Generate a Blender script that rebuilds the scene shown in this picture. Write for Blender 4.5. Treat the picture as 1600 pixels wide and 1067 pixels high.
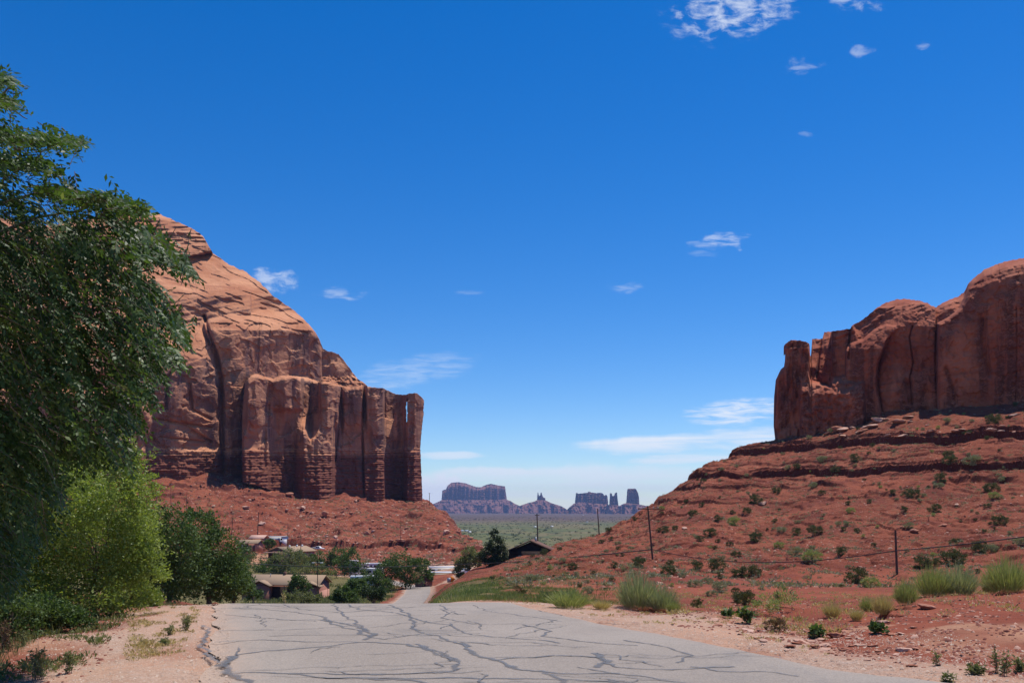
import bpy, math, random
import numpy as np
from math import radians, sin, cos, pi
random.seed(7); RNG = np.random.default_rng(7)
S = bpy.context.scene; COL = S.collection
for o in list(bpy.data.objects): bpy.data.objects.remove(o)

# ------------------------------------------------------------------ camera, sky, sun, exposure
F, CX, HY = 1400.0, 800.0, 795.0          # focal length and horizon in photo pixels (1600 wide)
cam = bpy.data.cameras.new('camera'); co = bpy.data.objects.new('camera', cam); COL.objects.link(co)
cam.sensor_width = 36; cam.lens = 36 * F / 1600; cam.shift_y = (HY - 533.5) / 1600
cam.clip_start = 0.1; cam.clip_end = 60000
co.location = (0, 0, 0); co.rotation_euler = (radians(90), 0, 0)
S.camera = co
SUN_AZ, SUN_EL = 51.0, 68.0               # degrees clockwise from +Y (the view direction), above the horizon
S.view_settings.view_transform = 'Standard'; S.view_settings.look = 'None'
S.view_settings.exposure = 0.12; S.view_settings.gamma = 1
S.render.engine = 'CYCLES'
S.cycles.max_bounces = 6; S.cycles.diffuse_bounces = 3; S.cycles.volume_bounces = 0; S.cycles.transparent_max_bounces = 8

def nd(nt, kind, **kw):
    n = nt.nodes.new(kind)
    for k, v in kw.items():
        if k.startswith('i_'):
            n.inputs[k[2:].replace('_', ' ')].default_value = v
        else: setattr(n, k, v)
    return n
def mth(nt, op, a, b=None, c=None, clamp=False):
    n = nt.nodes.new('ShaderNodeMath'); n.operation = op; n.use_clamp = clamp
    for i, v in enumerate((a, b, c)):
        if v is None: continue
        if isinstance(v, (int, float)): n.inputs[i].default_value = v
        else: nt.links.new(v, n.inputs[i])
    return n.outputs[0]
def mixc(nt, f, a, b, mode='MIX'):
    n = nt.nodes.new('ShaderNodeMix'); n.data_type = 'RGBA'; n.blend_type = mode
    for s, v in ((n.inputs[0], f), (n.inputs[6], a), (n.inputs[7], b)):
        if isinstance(v, (int, float)): s.default_value = v
        elif isinstance(v, tuple): s.default_value = (*v[:3], 1)
        else: nt.links.new(v, s)
    return n.outputs[2]
def ramp(nt, x, p0, p1):
    n = nt.nodes.new('ShaderNodeMapRange'); n.interpolation_type = 'SMOOTHSTEP'
    nt.links.new(x, n.inputs[0]); n.inputs[1].default_value = p0; n.inputs[2].default_value = p1
    return n.outputs[0]
def noise(nt, vec, scale, detail=4, rough=.55, dist=0.0):
    n = nt.nodes.new('ShaderNodeTexNoise'); n.inputs['Scale'].default_value = scale
    n.inputs['Detail'].default_value = detail; n.inputs['Roughness'].default_value = rough
    n.inputs['Distortion'].default_value = dist
    nt.links.new(vec, n.inputs['Vector']); return n.outputs['Fac']
def mapping(nt, vec, scale=(1, 1, 1), loc=(0, 0, 0)):
    n = nt.nodes.new('ShaderNodeMapping'); nt.links.new(vec, n.inputs['Vector'])
    n.inputs['Scale'].default_value = scale; n.inputs['Location'].default_value = loc
    return n.outputs[0]

W = bpy.data.worlds.new('World'); S.world = W; W.use_nodes = True
nt = W.node_tree; nt.nodes.clear()
sky = nd(nt, 'ShaderNodeTexSky', sky_type='NISHITA', sun_disc=False, sun_elevation=radians(SUN_EL),
         sun_rotation=radians(SUN_AZ), altitude=1700, air_density=1.0, dust_density=0.35, ozone_density=3.5)
hs = nd(nt, 'ShaderNodeHueSaturation'); hs.inputs['Saturation'].default_value = 1.40; hs.inputs['Value'].default_value = 1.08; hs.inputs['Hue'].default_value = .508
nt.links.new(sky.outputs[0], hs.inputs['Color'])
tc = nt.nodes.new('ShaderNodeTexCoord'); sp = nt.nodes.new('ShaderNodeSeparateXYZ'); nt.links.new(tc.outputs['Generated'], sp.inputs[0])
yy = mth(nt, 'MAXIMUM', sp.outputs[1], 0.02)
U = mth(nt, 'MULTIPLY', mth(nt, 'DIVIDE', sp.outputs[0], yy), 14.0)     # bearing and height over the horizon
V = mth(nt, 'MULTIPLY', mth(nt, 'DIVIDE', sp.outputs[2], yy), 14.0)
cb = nt.nodes.new('ShaderNodeCombineXYZ'); nt.links.new(U, cb.inputs[0]); nt.links.new(V, cb.inputs[1])
wn = nt.nodes.new('ShaderNodeTexNoise'); wn.inputs['Scale'].default_value = 2.6; wn.inputs['Detail'].default_value = 5; nt.links.new(cb.outputs[0], wn.inputs['Vector'])
ws = nt.nodes.new('ShaderNodeSeparateColor'); nt.links.new(wn.outputs['Color'], ws.inputs[0])
wfine = noise(nt, mapping(nt, cb.outputs[0], (2.2, 16, 1), (8, 1, 0)), 1.0, 7, .62, .6)
puff = noise(nt, mapping(nt, cb.outputs[0], (3.2, 6.5, 1)), 1.0, 7, .62, .4)
wisp = noise(nt, mapping(nt, cb.outputs[0], (.45, 6.0, 1), (3, 1, 0)), 1.0, 7, .58, .5)
def cloud(px, py, rx, ry, tex, thr, soft, gain, tilt=0.0):
    wk = .3 if rx > 55 else 1.0; gain *= 1.0 if py > 600 else .75 if rx > 90 else .5
    du = mth(nt, 'ADD', U, -(px - CX) / 100); dv = mth(nt, 'ADD', V, -(HY - py) / 100)
    du = mth(nt, 'MULTIPLY_ADD', mth(nt, 'SUBTRACT', ws.outputs[0], .5), rx / 100 * 1.9 * wk, du); dv = mth(nt, 'MULTIPLY_ADD', mth(nt, 'SUBTRACT', ws.outputs[1], .5), ry / 100 * 2.6 * wk, dv)
    if tilt: dv = mth(nt, 'SUBTRACT', dv, mth(nt, 'MULTIPLY', du, tilt))
    r = mth(nt, 'ADD', mth(nt, 'POWER', mth(nt, 'ABSOLUTE', mth(nt, 'DIVIDE', du, rx / 100)), 2),
            mth(nt, 'POWER', mth(nt, 'ABSOLUTE', mth(nt, 'DIVIDE', dv, ry / 100)), 2))
    m = mth(nt, 'SUBTRACT', 1.0, r, clamp=True)
    k = ramp(nt, mth(nt, 'ADD', tex, mth(nt, 'MULTIPLY', m, .16)), thr - .05, thr + soft + .08)
    return mth(nt, 'MULTIPLY', mth(nt, 'MULTIPLY', k, ramp(nt, m, 0, .7)), gain)
tot = None
for a in [(1140, 22, 125, 52, puff, .56, .2, .85, .1), (1215, 2, 50, 34, puff, .54, .2, .9), (1335, 2, 50, 24, puff, .55, .2, .85),
          (1345, 80, 26, 13, puff, .54, .2, .7), (1255, 103, 34, 14, puff, .56, .2, .6), (1440, 68, 16, 8, puff, .56, .2, .5), (1130, 374, 46, 17, wfine, .5, .22, .9, .1),
          (1100, 384, 40, 10, wfine, .5, .25, .5), (1095, 398, 30, 6, wfine, .5, .25, .3),
          (426, 438, 42, 24, puff, .5, .2, 1.0, -.15), (528, 460, 40, 11, wfine, .5, .25, .7), (978, 452, 34, 9, wfine, .52, .25, .5), (735, 459, 24, 6, wfine, .5, .25, .3), (1260, 208, 14, 6, puff, .54, .2, .3),
          (640, 584, 120, 30, wfine, .44, .4, .42, .18), (1150, 644, 95, 26, wfine, .46, .3, .85, .08), (1060, 692, 200, 18, wisp, .44, .26, .95, .04),
          (1180, 688, 130, 26, wisp, .44, .3, .9), (1075, 716, 110, 13, wisp, .44, .26, .7, .03), (700, 711, 70, 8, wisp, .44, .26, .7),
          (685, 772, 70, 44, puff, .30, .25, 1.0), (770, 742, 110, 16, wisp, .36, .3, .8), (980, 750, 340, 30, wisp, .34, .4, .75),
          (900, 775, 460, 40, wisp, .36, .5, .65)]:
    c = cloud(*a); tot = c if tot is None else mth(nt, 'MAXIMUM', tot, c)
skyc = mixc(nt, tot, hs.outputs[0], (6.6, 7.1, 7.9))
bg = nd(nt, 'ShaderNodeBackground'); bg.inputs['Strength'].default_value = 0.12
nt.links.new(skyc, bg.inputs['Color'])
wo = nt.nodes.new('ShaderNodeOutputWorld'); nt.links.new(bg.outputs[0], wo.inputs[0])

sl = bpy.data.lights.new('sun', 'SUN'); sl.energy = 4.3; sl.angle = radians(.53); sl.color = (1, .955, .88)
so = bpy.data.objects.new('sun', sl); COL.objects.link(so)
import mathutils
a, e = radians(SUN_AZ), radians(SUN_EL)
so.rotation_euler = mathutils.Vector((sin(a) * cos(e), cos(a) * cos(e), sin(e))).to_track_quat('Z', 'Y').to_euler()
so.location = (60, 30, 120)

# ------------------------------------------------------------------ helpers
def tag(o, label=None, cat=None, group=None, kind=None):
    if label: o['label'] = label
    if cat: o['category'] = cat
    if group: o['group'] = group
    if kind: o['kind'] = kind
    return o
def link(name, me, mat, parent=None, smooth=False):
    o = bpy.data.objects.new(name, me); COL.objects.link(o)
    if mat is not None and not me.materials: me.materials.append(mat)
    if parent: o.parent = parent
    if smooth and len(me.polygons): me.polygons.foreach_set('use_smooth', np.ones(len(me.polygons), bool))
    return o
def empty(name, loc=(0, 0, 0), rz=0):
    o = bpy.data.objects.new(name, None); COL.objects.link(o); o.location = loc; o.rotation_euler = (0, 0, rz)
    o.empty_display_size = .3
    return o
def mesh_np(name, verts, quads=None, tris=None):
    me = bpy.data.meshes.new(name); verts = np.asarray(verts, np.float32).reshape(-1, 3)
    q = np.asarray(quads if quads is not None else [], np.int32).reshape(-1, 4)
    t = np.asarray(tris if tris is not None else [], np.int32).reshape(-1, 3)
    me.vertices.add(len(verts)); me.vertices.foreach_set('co', verts.ravel())
    me.loops.add(len(q) * 4 + len(t) * 3); me.polygons.add(len(q) + len(t))
    me.loops.foreach_set('vertex_index', np.concatenate([q.ravel(), t.ravel()]))
    me.polygons.foreach_set('loop_start', np.concatenate([np.arange(len(q)) * 4, len(q) * 4 + np.arange(len(t)) * 3]).astype(np.int32))
    me.update(calc_edges=True); return me
def fattr(me, name, arr):
    a = me.attributes.new(name, 'FLOAT', 'POINT'); a.data.foreach_set('value', np.asarray(arr, np.float32).ravel())

_p = np.random.default_rng(3).permutation(256); _p = np.concatenate([_p, _p, _p])
_g = np.random.default_rng(5).normal(size=(256, 3)); _g /= np.linalg.norm(_g, axis=1)[:, None]
def pn(x, y, z=0.0):
    x, y, z = np.broadcast_arrays(np.asarray(x, float), np.asarray(y, float), np.asarray(z, float))
    xi, yi, zi = np.floor(x).astype(int), np.floor(y).astype(int), np.floor(z).astype(int)
    xf, yf, zf = x - xi, y - yi, z - zi; xi &= 255; yi &= 255; zi &= 255
    f = lambda t: t * t * t * (t * (t * 6 - 15) + 10)
    u, v, w = f(xf), f(yf), f(zf); r = 0
    for i in (0, 1):
        for j in (0, 1):
            for k in (0, 1):
                g = _g[_p[_p[_p[xi + i] + yi + j] + zi + k] & 255]
                d = g[..., 0] * (xf - i) + g[..., 1] * (yf - j) + g[..., 2] * (zf - k)
                r = r + d * (u if i else 1 - u) * (v if j else 1 - v) * (w if k else 1 - w)
    return r * 1.6
def fbm(x, y, z=0.0, o=4, g=.5):
    r = 0; a = 1
    for i in range(o): r = r + a * pn(np.asarray(x) * 2 ** i + 7.3 * i, np.asarray(y) * 2 ** i - 3.1 * i, np.asarray(z) * 2 ** i + 1.7 * i); a *= g
    return r
def ridged(x, y, z=0.0, o=3):
    r = 0; a = 1
    for i in range(o): r = r + a * (1 - 2 * np.abs(pn(np.asarray(x) * 2 ** i + 11.3 * i, np.asarray(y) * 2 ** i, np.asarray(z) * 2 ** i))); a *= .5
    return r
def sstep(x, a, b):
    t = np.clip((np.asarray(x, float) - a) / (b - a), 0, 1); return t * t * (3 - 2 * t)
def P(px, py, d): return ((px - CX) / F * d, d, (HY - py) / F * d)

# ------------------------------------------------------------------ the lie of the land: one height function
ROADZ = [(5, 1211), (8.2, 1068), (12, 997.6), (16, 959.6), (19, 942)]
TAB = {
 -900: [(5, 1215), (8, 1080), (19, 965), (60, 930), (200, 905), (320, 850), (360, 800), (420, 740), (2000, 740)],
 -200: [(5, 1220), (8, 1085), (19, 965), (60, 925), (200, 915), (300, 868), (370, 830), (410, 748), (480, 700), (2000, 740)],
 0: [(5, 1225), (8.2, 1090), (12, 1015), (19, 965), (30, 945), (60, 930), (200, 925), (300, 880), (390, 835), (440, 748), (520, 700), (2000, 740)],
 130: [(5, 1215), (8.2, 1074), (12, 1006), (19, 958), (30, 948), (60, 935), (200, 930), (300, 882), (400, 845), (470, 748), (540, 700), (2000, 740)],
 220: [(5, 1211), (8.2, 1068), (12, 1000), (16, 966), (19, 951), (30, 946), (60, 938), (200, 935), (300, 884), (380, 860), (420, 842), (500, 748), (560, 700), (2000, 740)],
 345: ROADZ + [(22, 946), (35, 958), (60, 960), (100, 955), (200, 938), (300, 886), (370, 862), (425, 843), (470, 800), (522, 744), (620, 700), (2000, 740)],
 460: ROADZ + [(22, 948), (35, 965), (60, 970), (100, 960), (200, 938), (300, 890), (375, 867), (430, 846), (480, 815), (572, 768), (660, 740), (2000, 750)],
 560: ROADZ + [(22, 948), (30, 964), (60, 975), (100, 962), (200, 936), (300, 895), (350, 876), (420, 850), (500, 812), (605, 774), (700, 750), (2000, 770)],
 640: ROADZ + [(22, 948), (30, 962), (60, 982), (100, 962), (160, 940), (200, 927), (230, 917), (260, 916), (300, 894), (330, 882), (420, 850), (500, 822), (640, 783), (720, 770), (2000, 790)],
 668: ROADZ + [(22, 946), (30, 955), (60, 965), (100, 953), (150, 940), (200, 927), (235, 916), (260, 913), (300, 893), (330, 882), (420, 851), (500, 822), (630, 784), (720, 796), (900, 830), (1145, 850), (3000, 816)],
 700: ROADZ + [(22, 942), (30, 941), (60, 935), (100, 925), (150, 912), (190, 918), (240, 911), (290, 893), (330, 881), (400, 855), (480, 828), (560, 800), (620, 818), (800, 868), (1145, 850), (3000, 816)],
 740: ROADZ + [(22, 941), (30, 938), (60, 928), (100, 915), (160, 893), (190, 886), (230, 908), (300, 889), (350, 870), (410, 845), (460, 865), (700, 885), (1145, 850), (3000, 816)],
 768: ROADZ + [(22, 941), (30, 937), (60, 925), (100, 912), (150, 893), (195, 882), (230, 890), (300, 905), (390, 862), (450, 885), (700, 885), (1145, 850), (3000, 816)],
 800: ROADZ + [(22, 941), (30, 938), (60, 922), (100, 906), (150, 886), (200, 873), (235, 871), (300, 905), (500, 915), (700, 885), (1145, 850), (3000, 816)],
 842: [(5, 1211), (8.2, 1068), (12, 997), (16, 961), (20, 945), (30, 938), (60, 922), (100, 904), (150, 882), (200, 867), (225, 866), (300, 890), (500, 915), (700, 885), (1145, 850), (3000, 816)],
 935: [(5, 1211), (8.2, 1068), (12, 998), (16, 966), (20, 950), (30, 941), (60, 922), (100, 902), (150, 872), (200, 846), (230, 836), (300, 858), (500, 915), (700, 885), (1145, 850), (3000, 816)],
 1000: [(5, 1211), (8.2, 1068), (12, 998), (16, 967), (20, 953), (30, 941), (60, 917), (100, 898), (125, 890), (160, 862), (200, 835), (240, 808), (262, 800), (320, 835), (500, 905), (700, 885), (1145, 850), (3000, 816)],
 1052: [(5, 1211), (8.2, 1068), (12, 998), (16, 964), (20, 953), (30, 941), (60, 918), (100, 898), (150, 857), (200, 815), (240, 782), (268, 768), (330, 800), (500, 890), (700, 885), (1145, 850), (3000, 816)],
 1100: [(5, 1211), (8.2, 1068), (12, 997), (16, 962), (20, 953), (30, 941), (60, 920), (100, 898), (150, 854), (200, 800), (250, 748), (278, 729), (340, 760), (500, 870), (700, 885), (1145, 850), (3000, 816)],
 1160: [(5, 1211), (8.2, 1068), (12, 995), (16, 966), (20, 954), (30, 943), (60, 922), (100, 900), (150, 858), (200, 803), (250, 738), (288, 701), (350, 735), (500, 860), (700, 885), (1145, 850), (3000, 816)],
 1210: [(5, 1211), (8.2, 1068), (11.5, 1000), (16, 968), (22, 952), (40, 938), (60, 925), (100, 901), (150, 858), (200, 803), (250, 732), (275, 702), (290, 688), (420, 725), (3000, 780)],
 1300: [(5, 1211), (8.2, 1066), (11, 1014), (15, 977), (22, 951), (30, 938), (60, 924), (90, 905), (130, 864), (170, 812), (210, 752), (250, 697), (278, 669), (420, 700), (3000, 780)],
 1400: [(5, 1211), (8, 1062), (10.5, 1022), (14, 978), (20, 950), (26, 937), (45, 938), (80, 910), (130, 858), (170, 803), (210, 728), (240, 676), (265, 642), (400, 690), (3000, 780)],
 1500: [(5, 1211), (7.5, 1070), (10, 1025), (13, 982), (18, 945), (24, 928), (45, 945), (80, 905), (130, 850), (170, 788), (205, 715), (232, 660), (252, 635), (400, 690), (3000, 780)],
 1600: [(5, 1211), (7.5, 1075), (10, 1022), (13, 975), (18, 938), (24, 922), (45, 940), (80, 897), (130, 836), (165, 772), (200, 695), (222, 645), (240, 627), (400, 690), (3000, 780)],
 1850: [(5, 1211), (8, 1060), (13, 965), (20, 925), (45, 920), (80, 880), (130, 810), (165, 740), (195, 660), (210, 620), (400, 690), (3000, 780)],
 2600: [(5, 1211), (8, 1055), (13, 950), (20, 910), (45, 890), (80, 840), (120, 760), (160, 680), (180, 600), (400, 690), (3000, 780)]}
LD = np.linspace(math.log(5), math.log(30000), 700); PXG = np.arange(-900, 2601, 8.0)
_cols = []
for k in sorted(TAB):
    ds = [math.log(d) for d, _ in TAB[k]]; ps = [p for _, p in TAB[k]]
    if math.exp(ds[-1]) < 25000: ds.append(math.log(30000)); ps.append(795 + (2 if k > 650 and k < 1200 else -10))
    c = np.interp(LD, ds, ps)
    if 650 < k < 1200:                                     # the plain, level at -45 m, beyond the near hills
        far = HY + 45 * F / np.exp(LD); m = sstep(np.exp(LD), 850, 1150); c = c * (1 - m) + far * m
    _cols.append(c)
_cols = np.array(_cols); ks = np.array(sorted(TAB), float)
T = np.array([np.interp(PXG, ks, _cols[:, j]) for j in range(len(LD))])       # [dist, px]
def blur(A, ax, n):
    k = np.hanning(n + 2)[1:-1]; k /= k.sum(); pad = [(0, 0), (0, 0)]; pad[ax] = (n // 2, n // 2)
    return np.apply_along_axis(lambda v: np.convolve(v, k, 'valid'), ax, np.pad(A, pad, 'edge'))
T = blur(blur(T, 1, 5), 0, 9)
ROAD = np.array([(7.2, -12), (5.5, -7), (3.2, 0), (.6, 8.2), (-2.9, 19), (-5.6, 28), (-9.5, 45), (-13.5, 80), (-15.5, 120), (-18, 160), (-21, 200), (-24, 232), (-29, 255), (-40, 275), (-60, 290)])
def road_off(X, Y):                                        # signed distance right of the centre line, metres
    xc = np.interp(Y, ROAD[:, 1], ROAD[:, 0]); s = np.interp(Y, [0, 19, 28, 80, 232, 275], [-.32, -.32, -.28, -.08, -.1, -.8])
    return (X - xc) / np.sqrt(1 + s * s)
def base_h(X, Y):
    Yc = np.maximum(Y, 6.0); px = np.clip(CX + F * X / Yc, -899, 2599)
    fi = (np.log(Yc) - LD[0]) / (LD[1] - LD[0]); fj = (px - PXG[0]) / 8.0
    i = np.clip(fi.astype(int), 0, len(LD) - 2); j = np.clip(fj.astype(int), 0, len(PXG) - 2); u = np.clip(fi - i, 0, 1); v = fj - j
    py = (T[i, j] * (1 - u) + T[i + 1, j] * u) * (1 - v) + (T[i, j + 1] * (1 - u) + T[i + 1, j + 1] * u) * v
    return (HY - py) / F * Yc
def terr(z, zi, h, ws, wl):
    s = lambda t: 1 / (1 + np.exp(-np.clip(t, -40, 40))); return h * (s((z - zi) / ws) - s((z - zi) / wl))
def H(X, Y):
    X = np.asarray(X, float); Y = np.asarray(Y, float); X, Y = np.broadcast_arrays(X, Y)
    z = base_h(X, Y); ro = np.abs(road_off(X, Y)); px = CX + F * X / np.maximum(Y, 6)
    verge = sstep(ro, 3.4, 6.5); verge = np.where(Y > 290, 1, verge)
    right = sstep(px, 740, 900) * sstep(Y, 60, 100) * (1 - sstep(Y, 320, 420))
    left = (1 - sstep(px, 735, 790)) * sstep(Y, 300, 420) * (1 - sstep(Y, 720, 900))
    near = 1 - sstep(Y, 40, 90)
    n = near * verge * (fbm(X / 3.5, Y / 3.5, 0, 5) * .16 + ridged(X / 1.1, Y / 1.6, 3, 2) * .03)
    mid = (1 - near) * (1 - sstep(Y, 700, 1200))
    n = n + mid * verge * fbm(X / 16, Y / 16, 2, 5, .5) * .75
    n = n + right * ridged(X / 14, Y / 30, 5, 3) * .55
    n = n + right * (.35 * sstep(fbm(X / 4, Y / 6, 44, 3), .2, .4) + ridged(X / 2.6, Y / 6, 15, 2) * .13 + fbm(X / 1.3, Y / 2, 8, 3) * .1)
    n = n + left * (ridged(X / 26, Y / 60, 9, 3) * 1.8 + fbm(X / 8, Y / 10, 4, 3, .5) * .8 + .9 * sstep(fbm(X / 9, Y / 11, 14, 3), .15, .3))
    far = sstep(Y, 900, 1500); n = n + far * fbm(X / 300, Y / 500, 1, 4) * 2.0
    z = z + n
    wob = fbm(X / 25, Y / 25, 7, 3) * .7
    jag = fbm(X / 3.0, Y / 3.0, 12, 3) * .35
    zz = z + wob * .8 + jag * 1.2 + fbm(X / .9, Y / 1.5, 31, 2) * .12; add = 0
    add = np.zeros(z.shape); zsm = base_h(X, Y) + mid * fbm(X / 16, Y / 16, 2, 3, .5) * .75
    m = right > .01
    if m.any():
        x_, y_, z_, r_ = X[m], Y[m], z[m], right[m]; zs = zsm[m] + wob[m] * .8 + fbm(x_ / 6, y_ / 9, 12, 3) * .4; t_ = 0
        for zi, h, ph, lo, cov in ((17.2, 3.1, 1, 0, -.7), (15.0, 1.0, 6, 1100, -.15), (12.0, .8, 7, 1080, .05), (8.7, 2.5, 2, 1020, -.35), (5.2, 1.3, 3, 0, -.15), (1.2, 1.1, 4, 0, .12), (-2.6, .7, 5, 0, .12), (-6.3, .5, 8, 0, .2)):
            am = sstep(fbm(x_ / 22, y_ / 60, ph * 9.7, 3), cov - .2, cov + .25)
            t_ = t_ + am * (terr(zs + pn(x_ / 1.7, y_ / 3, ph) * .035, zi, h * .75, .022, 1.2) + terr(zs + pn(x_ / 2.5, y_ / 4, ph + 5) * .06, zi + .32, h * .3, .02, .9))
        for q in range(16):                                # thin broken beds between the big ledges
            zi = -7.5 + q * 1.75 + (q % 3) * .3; am = sstep(fbm(x_ / 9, y_ / 14, q * 3.7 + 50, 2), .12, .35)
            t_ = t_ + am * terr(zs + fbm(x_ / 3, y_ / 4, q * 2.2, 1) * .22, zi, .5, .02, .35)
        add[m] += r_ * t_
    m = left > .01
    if m.any():
        x_, y_, z_, r_ = X[m], Y[m], z[m], left[m]; zs = zsm[m] + wob[m] + fbm(x_ / 12, y_ / 14, 12, 3) * .9; t_ = 0
        for zi, h, ph, cov in ((-17.8, 3.4, 1, -.8), (-12, 1.2, 2, .1), (-6, 1.6, 3, 0), (0, 1.2, 4, 0), (5, 1.8, 5, -.05), (10, 1.6, 6, -.1)):
            t_ = t_ + sstep(fbm(x_ / 60, y_ / 60, ph * 5.3 + 30, 3), cov - .15, cov + .12) * terr(zs, zi, h, .035, 2.0)
        for q in range(10):
            zi = -19 + q * 3.6; t_ = t_ + sstep(fbm(x_ / 24, y_ / 30, q * 3.7 + 90, 2), .12, .35) * terr(zs + pn(x_ / 8, y_ / 9, q * 2.2) * .5, zi, .9, .07, .9)
        add[m] += r_ * t_
    z = z + add
    # low broken shelf of red rock beside the road at right
    shelf = sstep(px, 1290, 1390) * sstep(Y, 10.2, 10.8) * (1 - sstep(Y, 24, 32)) * near
    z = z + shelf * (terr(z + fbm(X / .8, Y / .8, 3, 3) * .06, -1.93, .24, .006, .13) + terr(z + fbm(X / 1.2, Y / 1.2, 5, 3) * .05, -2.12, .16, .006, .1))
    return z
def hz(x, y):                                              # read the built ground mesh
    i = min(max(int(np.searchsorted(rows, y)) - 1, 0), len(rows) - 2); u = (y - rows[i]) / (rows[i + 1] - rows[i])
    px = CX + F * x / max(y, 5.8); j = min(max(int(np.searchsorted(cols, px)) - 1, 0), len(cols) - 2); v = (px - cols[j]) / (cols[j + 1] - cols[j])
    return float((Zg[i, j] * (1 - u) + Zg[i + 1, j] * u) * (1 - v) + (Zg[i, j + 1] * (1 - u) + Zg[i + 1, j + 1] * u) * v)
def hit(px, py, d0=9.0, d1=700.0):
    j = min(max(int(np.searchsorted(cols, px)) - 1, 0), len(cols) - 2); v = (px - cols[j]) / (cols[j + 1] - cols[j])
    a, b = np.searchsorted(rows, [d0, d1]); d = rows[a:b]; z = Zg[a:b, j] * (1 - v) + Zg[a:b, j + 1] * v
    p = HY - F * z / d; run = np.minimum.accumulate(p); i = int(np.argmax(run <= py)) if (run <= py).any() else int(np.argmin(p))
    return float((px - CX) / F * d[i]), float(d[i]), float(z[i])

# ------------------------------------------------------------------ materials
def new_mat(name):
    m = bpy.data.materials.new(name); m.use_nodes = True; nt = m.node_tree; nt.nodes.clear()
    out = nt.nodes.new('ShaderNodeOutputMaterial'); b = nt.nodes.new('ShaderNodeBsdfPrincipled')
    nt.links.new(b.outputs[0], out.inputs[0]); b.inputs['Specular IOR Level'].default_value = .25
    return m, nt, b
def bump(nt, b, h, strength, dist):
    n = nt.nodes.new('ShaderNodeBump'); n.inputs['Strength'].default_value = strength; n.inputs['Distance'].default_value = dist
    nt.links.new(h, n.inputs['Height']); nt.links.new(n.outputs[0], b.inputs['Normal'])
def flat(name, col, rough=.7, var=.12, scale=3.0, metal=0.0):
    m, nt, b = new_mat(name); g = nt.nodes.new('ShaderNodeTexCoord')
    f = noise(nt, g.outputs['Object'], scale, 5, .6)
    c = mixc(nt, f, tuple(v * (1 - var) for v in col), tuple(min(1, v * (1 + var)) for v in col))
    nt.links.new(c, b.inputs['Base Color']); b.inputs['Roughness'].default_value = rough; b.inputs['Metallic'].default_value = metal
    return m
def rock_mat(name, lo, hi, dark, stain, sc, bedz, bump_d, streak=.5, base=None, varn=0.0):
    """sandstone: pale and red patches, beds that follow height, vertical desert varnish"""
    m, nt, b = new_mat(name); g = nt.nodes.new('ShaderNodeNewGeometry'); pos = g.outputs['Position']
    n1 = noise(nt, mapping(nt, pos, (1 / sc,) * 3), 1, 6, .6, .3)
    n2 = noise(nt, mapping(nt, pos, (6 / sc,) * 3), 1, 6, .65)
    bed = noise(nt, mapping(nt, pos, (.15 / sc, .15 / sc, bedz / sc)), 1, 6, .7, .6)
    c = mixc(nt, ramp(nt, n1, .35, .65), lo, hi)
    c = mixc(nt, mth(nt, 'MULTIPLY', ramp(nt, bed, .50, .64), .42), c, dark)
    st = noise(nt, mapping(nt, pos, (5 / sc, 5 / sc, .35 / sc)), 1, 6, .65, .2)
    big = noise(nt, mapping(nt, pos, (1.4 / sc, 1.4 / sc, .5 / sc), (5, 2, 9)), 1, 3, .5)
    nz = nt.nodes.new('ShaderNodeSeparateXYZ'); nt.links.new(g.outputs['True Normal'], nz.inputs[0])
    wall = mth(nt, 'SUBTRACT', 1.0, ramp(nt, nz.outputs[2], .15, .6))
    sf = mth(nt, 'MULTIPLY', mth(nt, 'MULTIPLY', ramp(nt, st, .40, .56), ramp(nt, big, .36, .54)), mth(nt, 'MULTIPLY', wall, streak))
    c = mixc(nt, sf, c, stain); c = mixc(nt, mth(nt, 'MULTIPLY', wall, varn), c, (.235, .125, .10))
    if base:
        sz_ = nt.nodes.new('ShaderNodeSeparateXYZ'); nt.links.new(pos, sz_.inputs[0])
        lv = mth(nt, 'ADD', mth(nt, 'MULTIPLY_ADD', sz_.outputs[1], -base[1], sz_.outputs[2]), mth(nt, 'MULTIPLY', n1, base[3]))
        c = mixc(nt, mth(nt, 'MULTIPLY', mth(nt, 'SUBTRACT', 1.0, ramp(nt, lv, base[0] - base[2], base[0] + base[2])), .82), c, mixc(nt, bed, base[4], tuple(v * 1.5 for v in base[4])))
    c = mixc(nt, mth(nt, 'MULTIPLY', ramp(nt, n2, .3, .7), .45), c, mixc(nt, 1.0, c, (.72, .66, .62), 'MULTIPLY'))
    nt.links.new(c, b.inputs['Base Color']); b.inputs['Roughness'].default_value = .93; b.inputs['Specular IOR Level'].default_value = .12
    h = mth(nt, 'ADD', mth(nt, 'MULTIPLY', n2, .6), mth(nt, 'ADD', mth(nt, 'MULTIPLY', bed, .9), mth(nt, 'MULTIPLY', noise(nt, mapping(nt, pos, (30 / sc,) * 3), 1, 4, .6), .35)))
    bump(nt, b, h, 1.0, bump_d); return m
M = {}
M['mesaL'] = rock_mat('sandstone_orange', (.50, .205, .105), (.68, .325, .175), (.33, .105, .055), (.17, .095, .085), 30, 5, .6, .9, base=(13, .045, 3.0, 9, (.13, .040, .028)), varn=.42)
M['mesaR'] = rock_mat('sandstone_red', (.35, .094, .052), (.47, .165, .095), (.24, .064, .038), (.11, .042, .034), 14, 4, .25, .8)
M['butte'] = rock_mat('sandstone_far', (.20, .085, .07), (.32, .15, .11), (.14, .055, .05), (.09, .05, .05), 220, 5, 6, .6)
M['talusfar'] = rock_mat('talus_far', (.19, .085, .07), (.25, .115, .085), (.13, .06, .05), (.2, .09, .07), 200, 8, 5, .2)
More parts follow.
